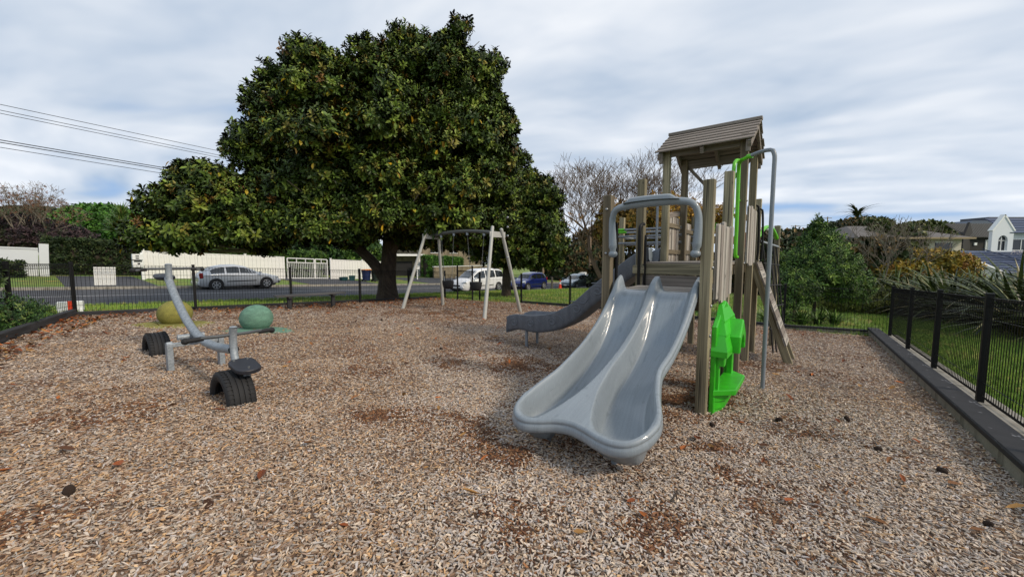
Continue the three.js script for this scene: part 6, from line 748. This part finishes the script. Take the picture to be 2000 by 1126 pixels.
{ const m = M({ color: '#202226', roughness: 0.7 }), lines = [[30, 8.45, 'topmost power line crossing the sky at left'], [30.5, 8.3, 'second power line from the top at left'], [30.8, 8.22, 'third power line from the top at left'], [30, 6.82, 'uppermost thick cable of the lower pair of lines'], [30.05, 6.72, 'second thick cable of the lower lines'], [30.4, 6.55, 'lowest cable crossing the sky at left']]; lines.forEach(([n, y, label], i) => { const pts = []; for (let k = 0; k <= 12; k++) { const r = mix(-62, 46, k / 12), s = Math.sin(Math.PI * k / 12), [x, z] = RN(r, n); pts.push(V(x, y - 0.044 * r + 0.35 - 0.35 * s * 1.0, z)); } tag(mesh('power_line', tube(pts, i === 3 || i === 4 ? 0.021 : 0.014, 60, 5), m), label, 'power line', 'power lines over the far verge'); });
  const far = (a, b, label) => { const pts = []; for (let k = 0; k <= 8; k++) { const p = a.clone().lerp(b, k / 8); p.y -= 0.8 * Math.sin(Math.PI * k / 8); pts.push(p); } tag(mesh('power_line', tube(pts, 0.03, 24, 4), m), label, 'power line', 'far power lines on the right skyline'); };
  far(V(82.4, 11.1, -120), V(40, 11.6, -140), 'far power line left of the far poles'); far(V(82.4, 11.1, -120), V(80.5, 10.4, -110), 'far power line joining the two far poles'); far(V(80.5, 10.4, -110), V(96, 13.4, -118), 'far power line running on behind the young tree'); }

// ---------------------------------------------------------------- litter on the chips
{
  const R = rng(77), list = [], m = new THREE.Matrix4(), q = new THREE.Quaternion(), e = new THREE.Euler(), cols = ['#8a4a24', '#6b3a1e', '#a5602e', '#7a5230', '#96703f', '#4d3220'].map((c) => new THREE.Color(c)), g = leafGeo(1, 0.42, 0.22, null, -0.12);
  for (let i = 0; i < 2600; i++) { let x, z; const k = R(); if (k < 0.55) { [x, z] = RN(mix(-2, 13, R()), 13.1 - 3.2 * R() * R()); } else if (k < 0.72) { const t = R(); x = mix(-10, -6.5, t) + R() * 0.8; z = mix(-8.7, -3.8, t); } else if (k < 0.85) { x = mix(-3, 9, R()); z = mix(-16, -9, R()); } else { x = mix(-8, 6, R()); z = -1.8 - 9 * R(); } if (!inside(x, z)) continue; e.set((R() - 0.5) * 0.8, R() * 6.28, (R() - 0.5) * 0.8); q.setFromEuler(e); const s = 0.05 + 0.08 * R(); m.compose(V(x, chipY(x, z) + 0.028, z), q, V(s, s, s)); list.push([m.clone(), cols[Math.floor(R() * cols.length)].clone().multiplyScalar(0.7 + 0.6 * R())]); }
  tag(scatter('fallen_leaves', g, leafMat(0.7), list), 'brown fallen magnolia leaves strewn over the woodchips');
  const pod = (() => { const g = new THREE.IcosahedronGeometry(0.022, 3), p = g.attributes.position; for (let i = 0; i < p.count; i++) { const v = V(p.getX(i), p.getY(i), p.getZ(i)), k = 1 + 0.28 * (fbm(v.x * 180 + 9, v.y * 180 + v.z * 140 + 9, 2, 5) - 0.5); p.setXYZ(i, v.x * k * 1.5, v.y * k, v.z * k); } g.computeVertexNormals(); return g; })(), pm = M({ color: '#2a1d14', roughness: 0.95 });
  for (const [x, z, s] of [[2.62, -3.65, 1], [3.35, -3.72, 1.1], [3.02, -3.05, 0.9], [3.18, -2.72, 1.1], [1.86, -3.45, 0.9], [2.75, -2.1, 0.8], [-2.6, -2.15, 1.2], [4.35, -5.45, 1], [-1.2, -6.4, 1], [-3.3, -9.6, 1.3]]) { const m = mesh('seed_pod', pod, pm); m.position.set(x, chipY(x, z) + 0.026, z); m.rotation.set(R(), R() * 6, R()); m.scale.setScalar(s); tag(m, 'dark knobbly seed pod lying on the woodchips', 'seed pod', 'seed pods on the woodchips'); }
  const t = thing('stick', 'short brown stick on the chips before the slide foot', 'stick', [1.02, chipY(1.02, -2.3) + 0.02, -2.3], 0.9); mesh('shaft', taper([V(-0.07, 0, 0), V(0, 0.004, 0.004), V(0.08, 0, -0.003)], (s) => 0.006 - 0.002 * s, 8, 6), barkDark, t);
}
renderer.render(scene, camera);
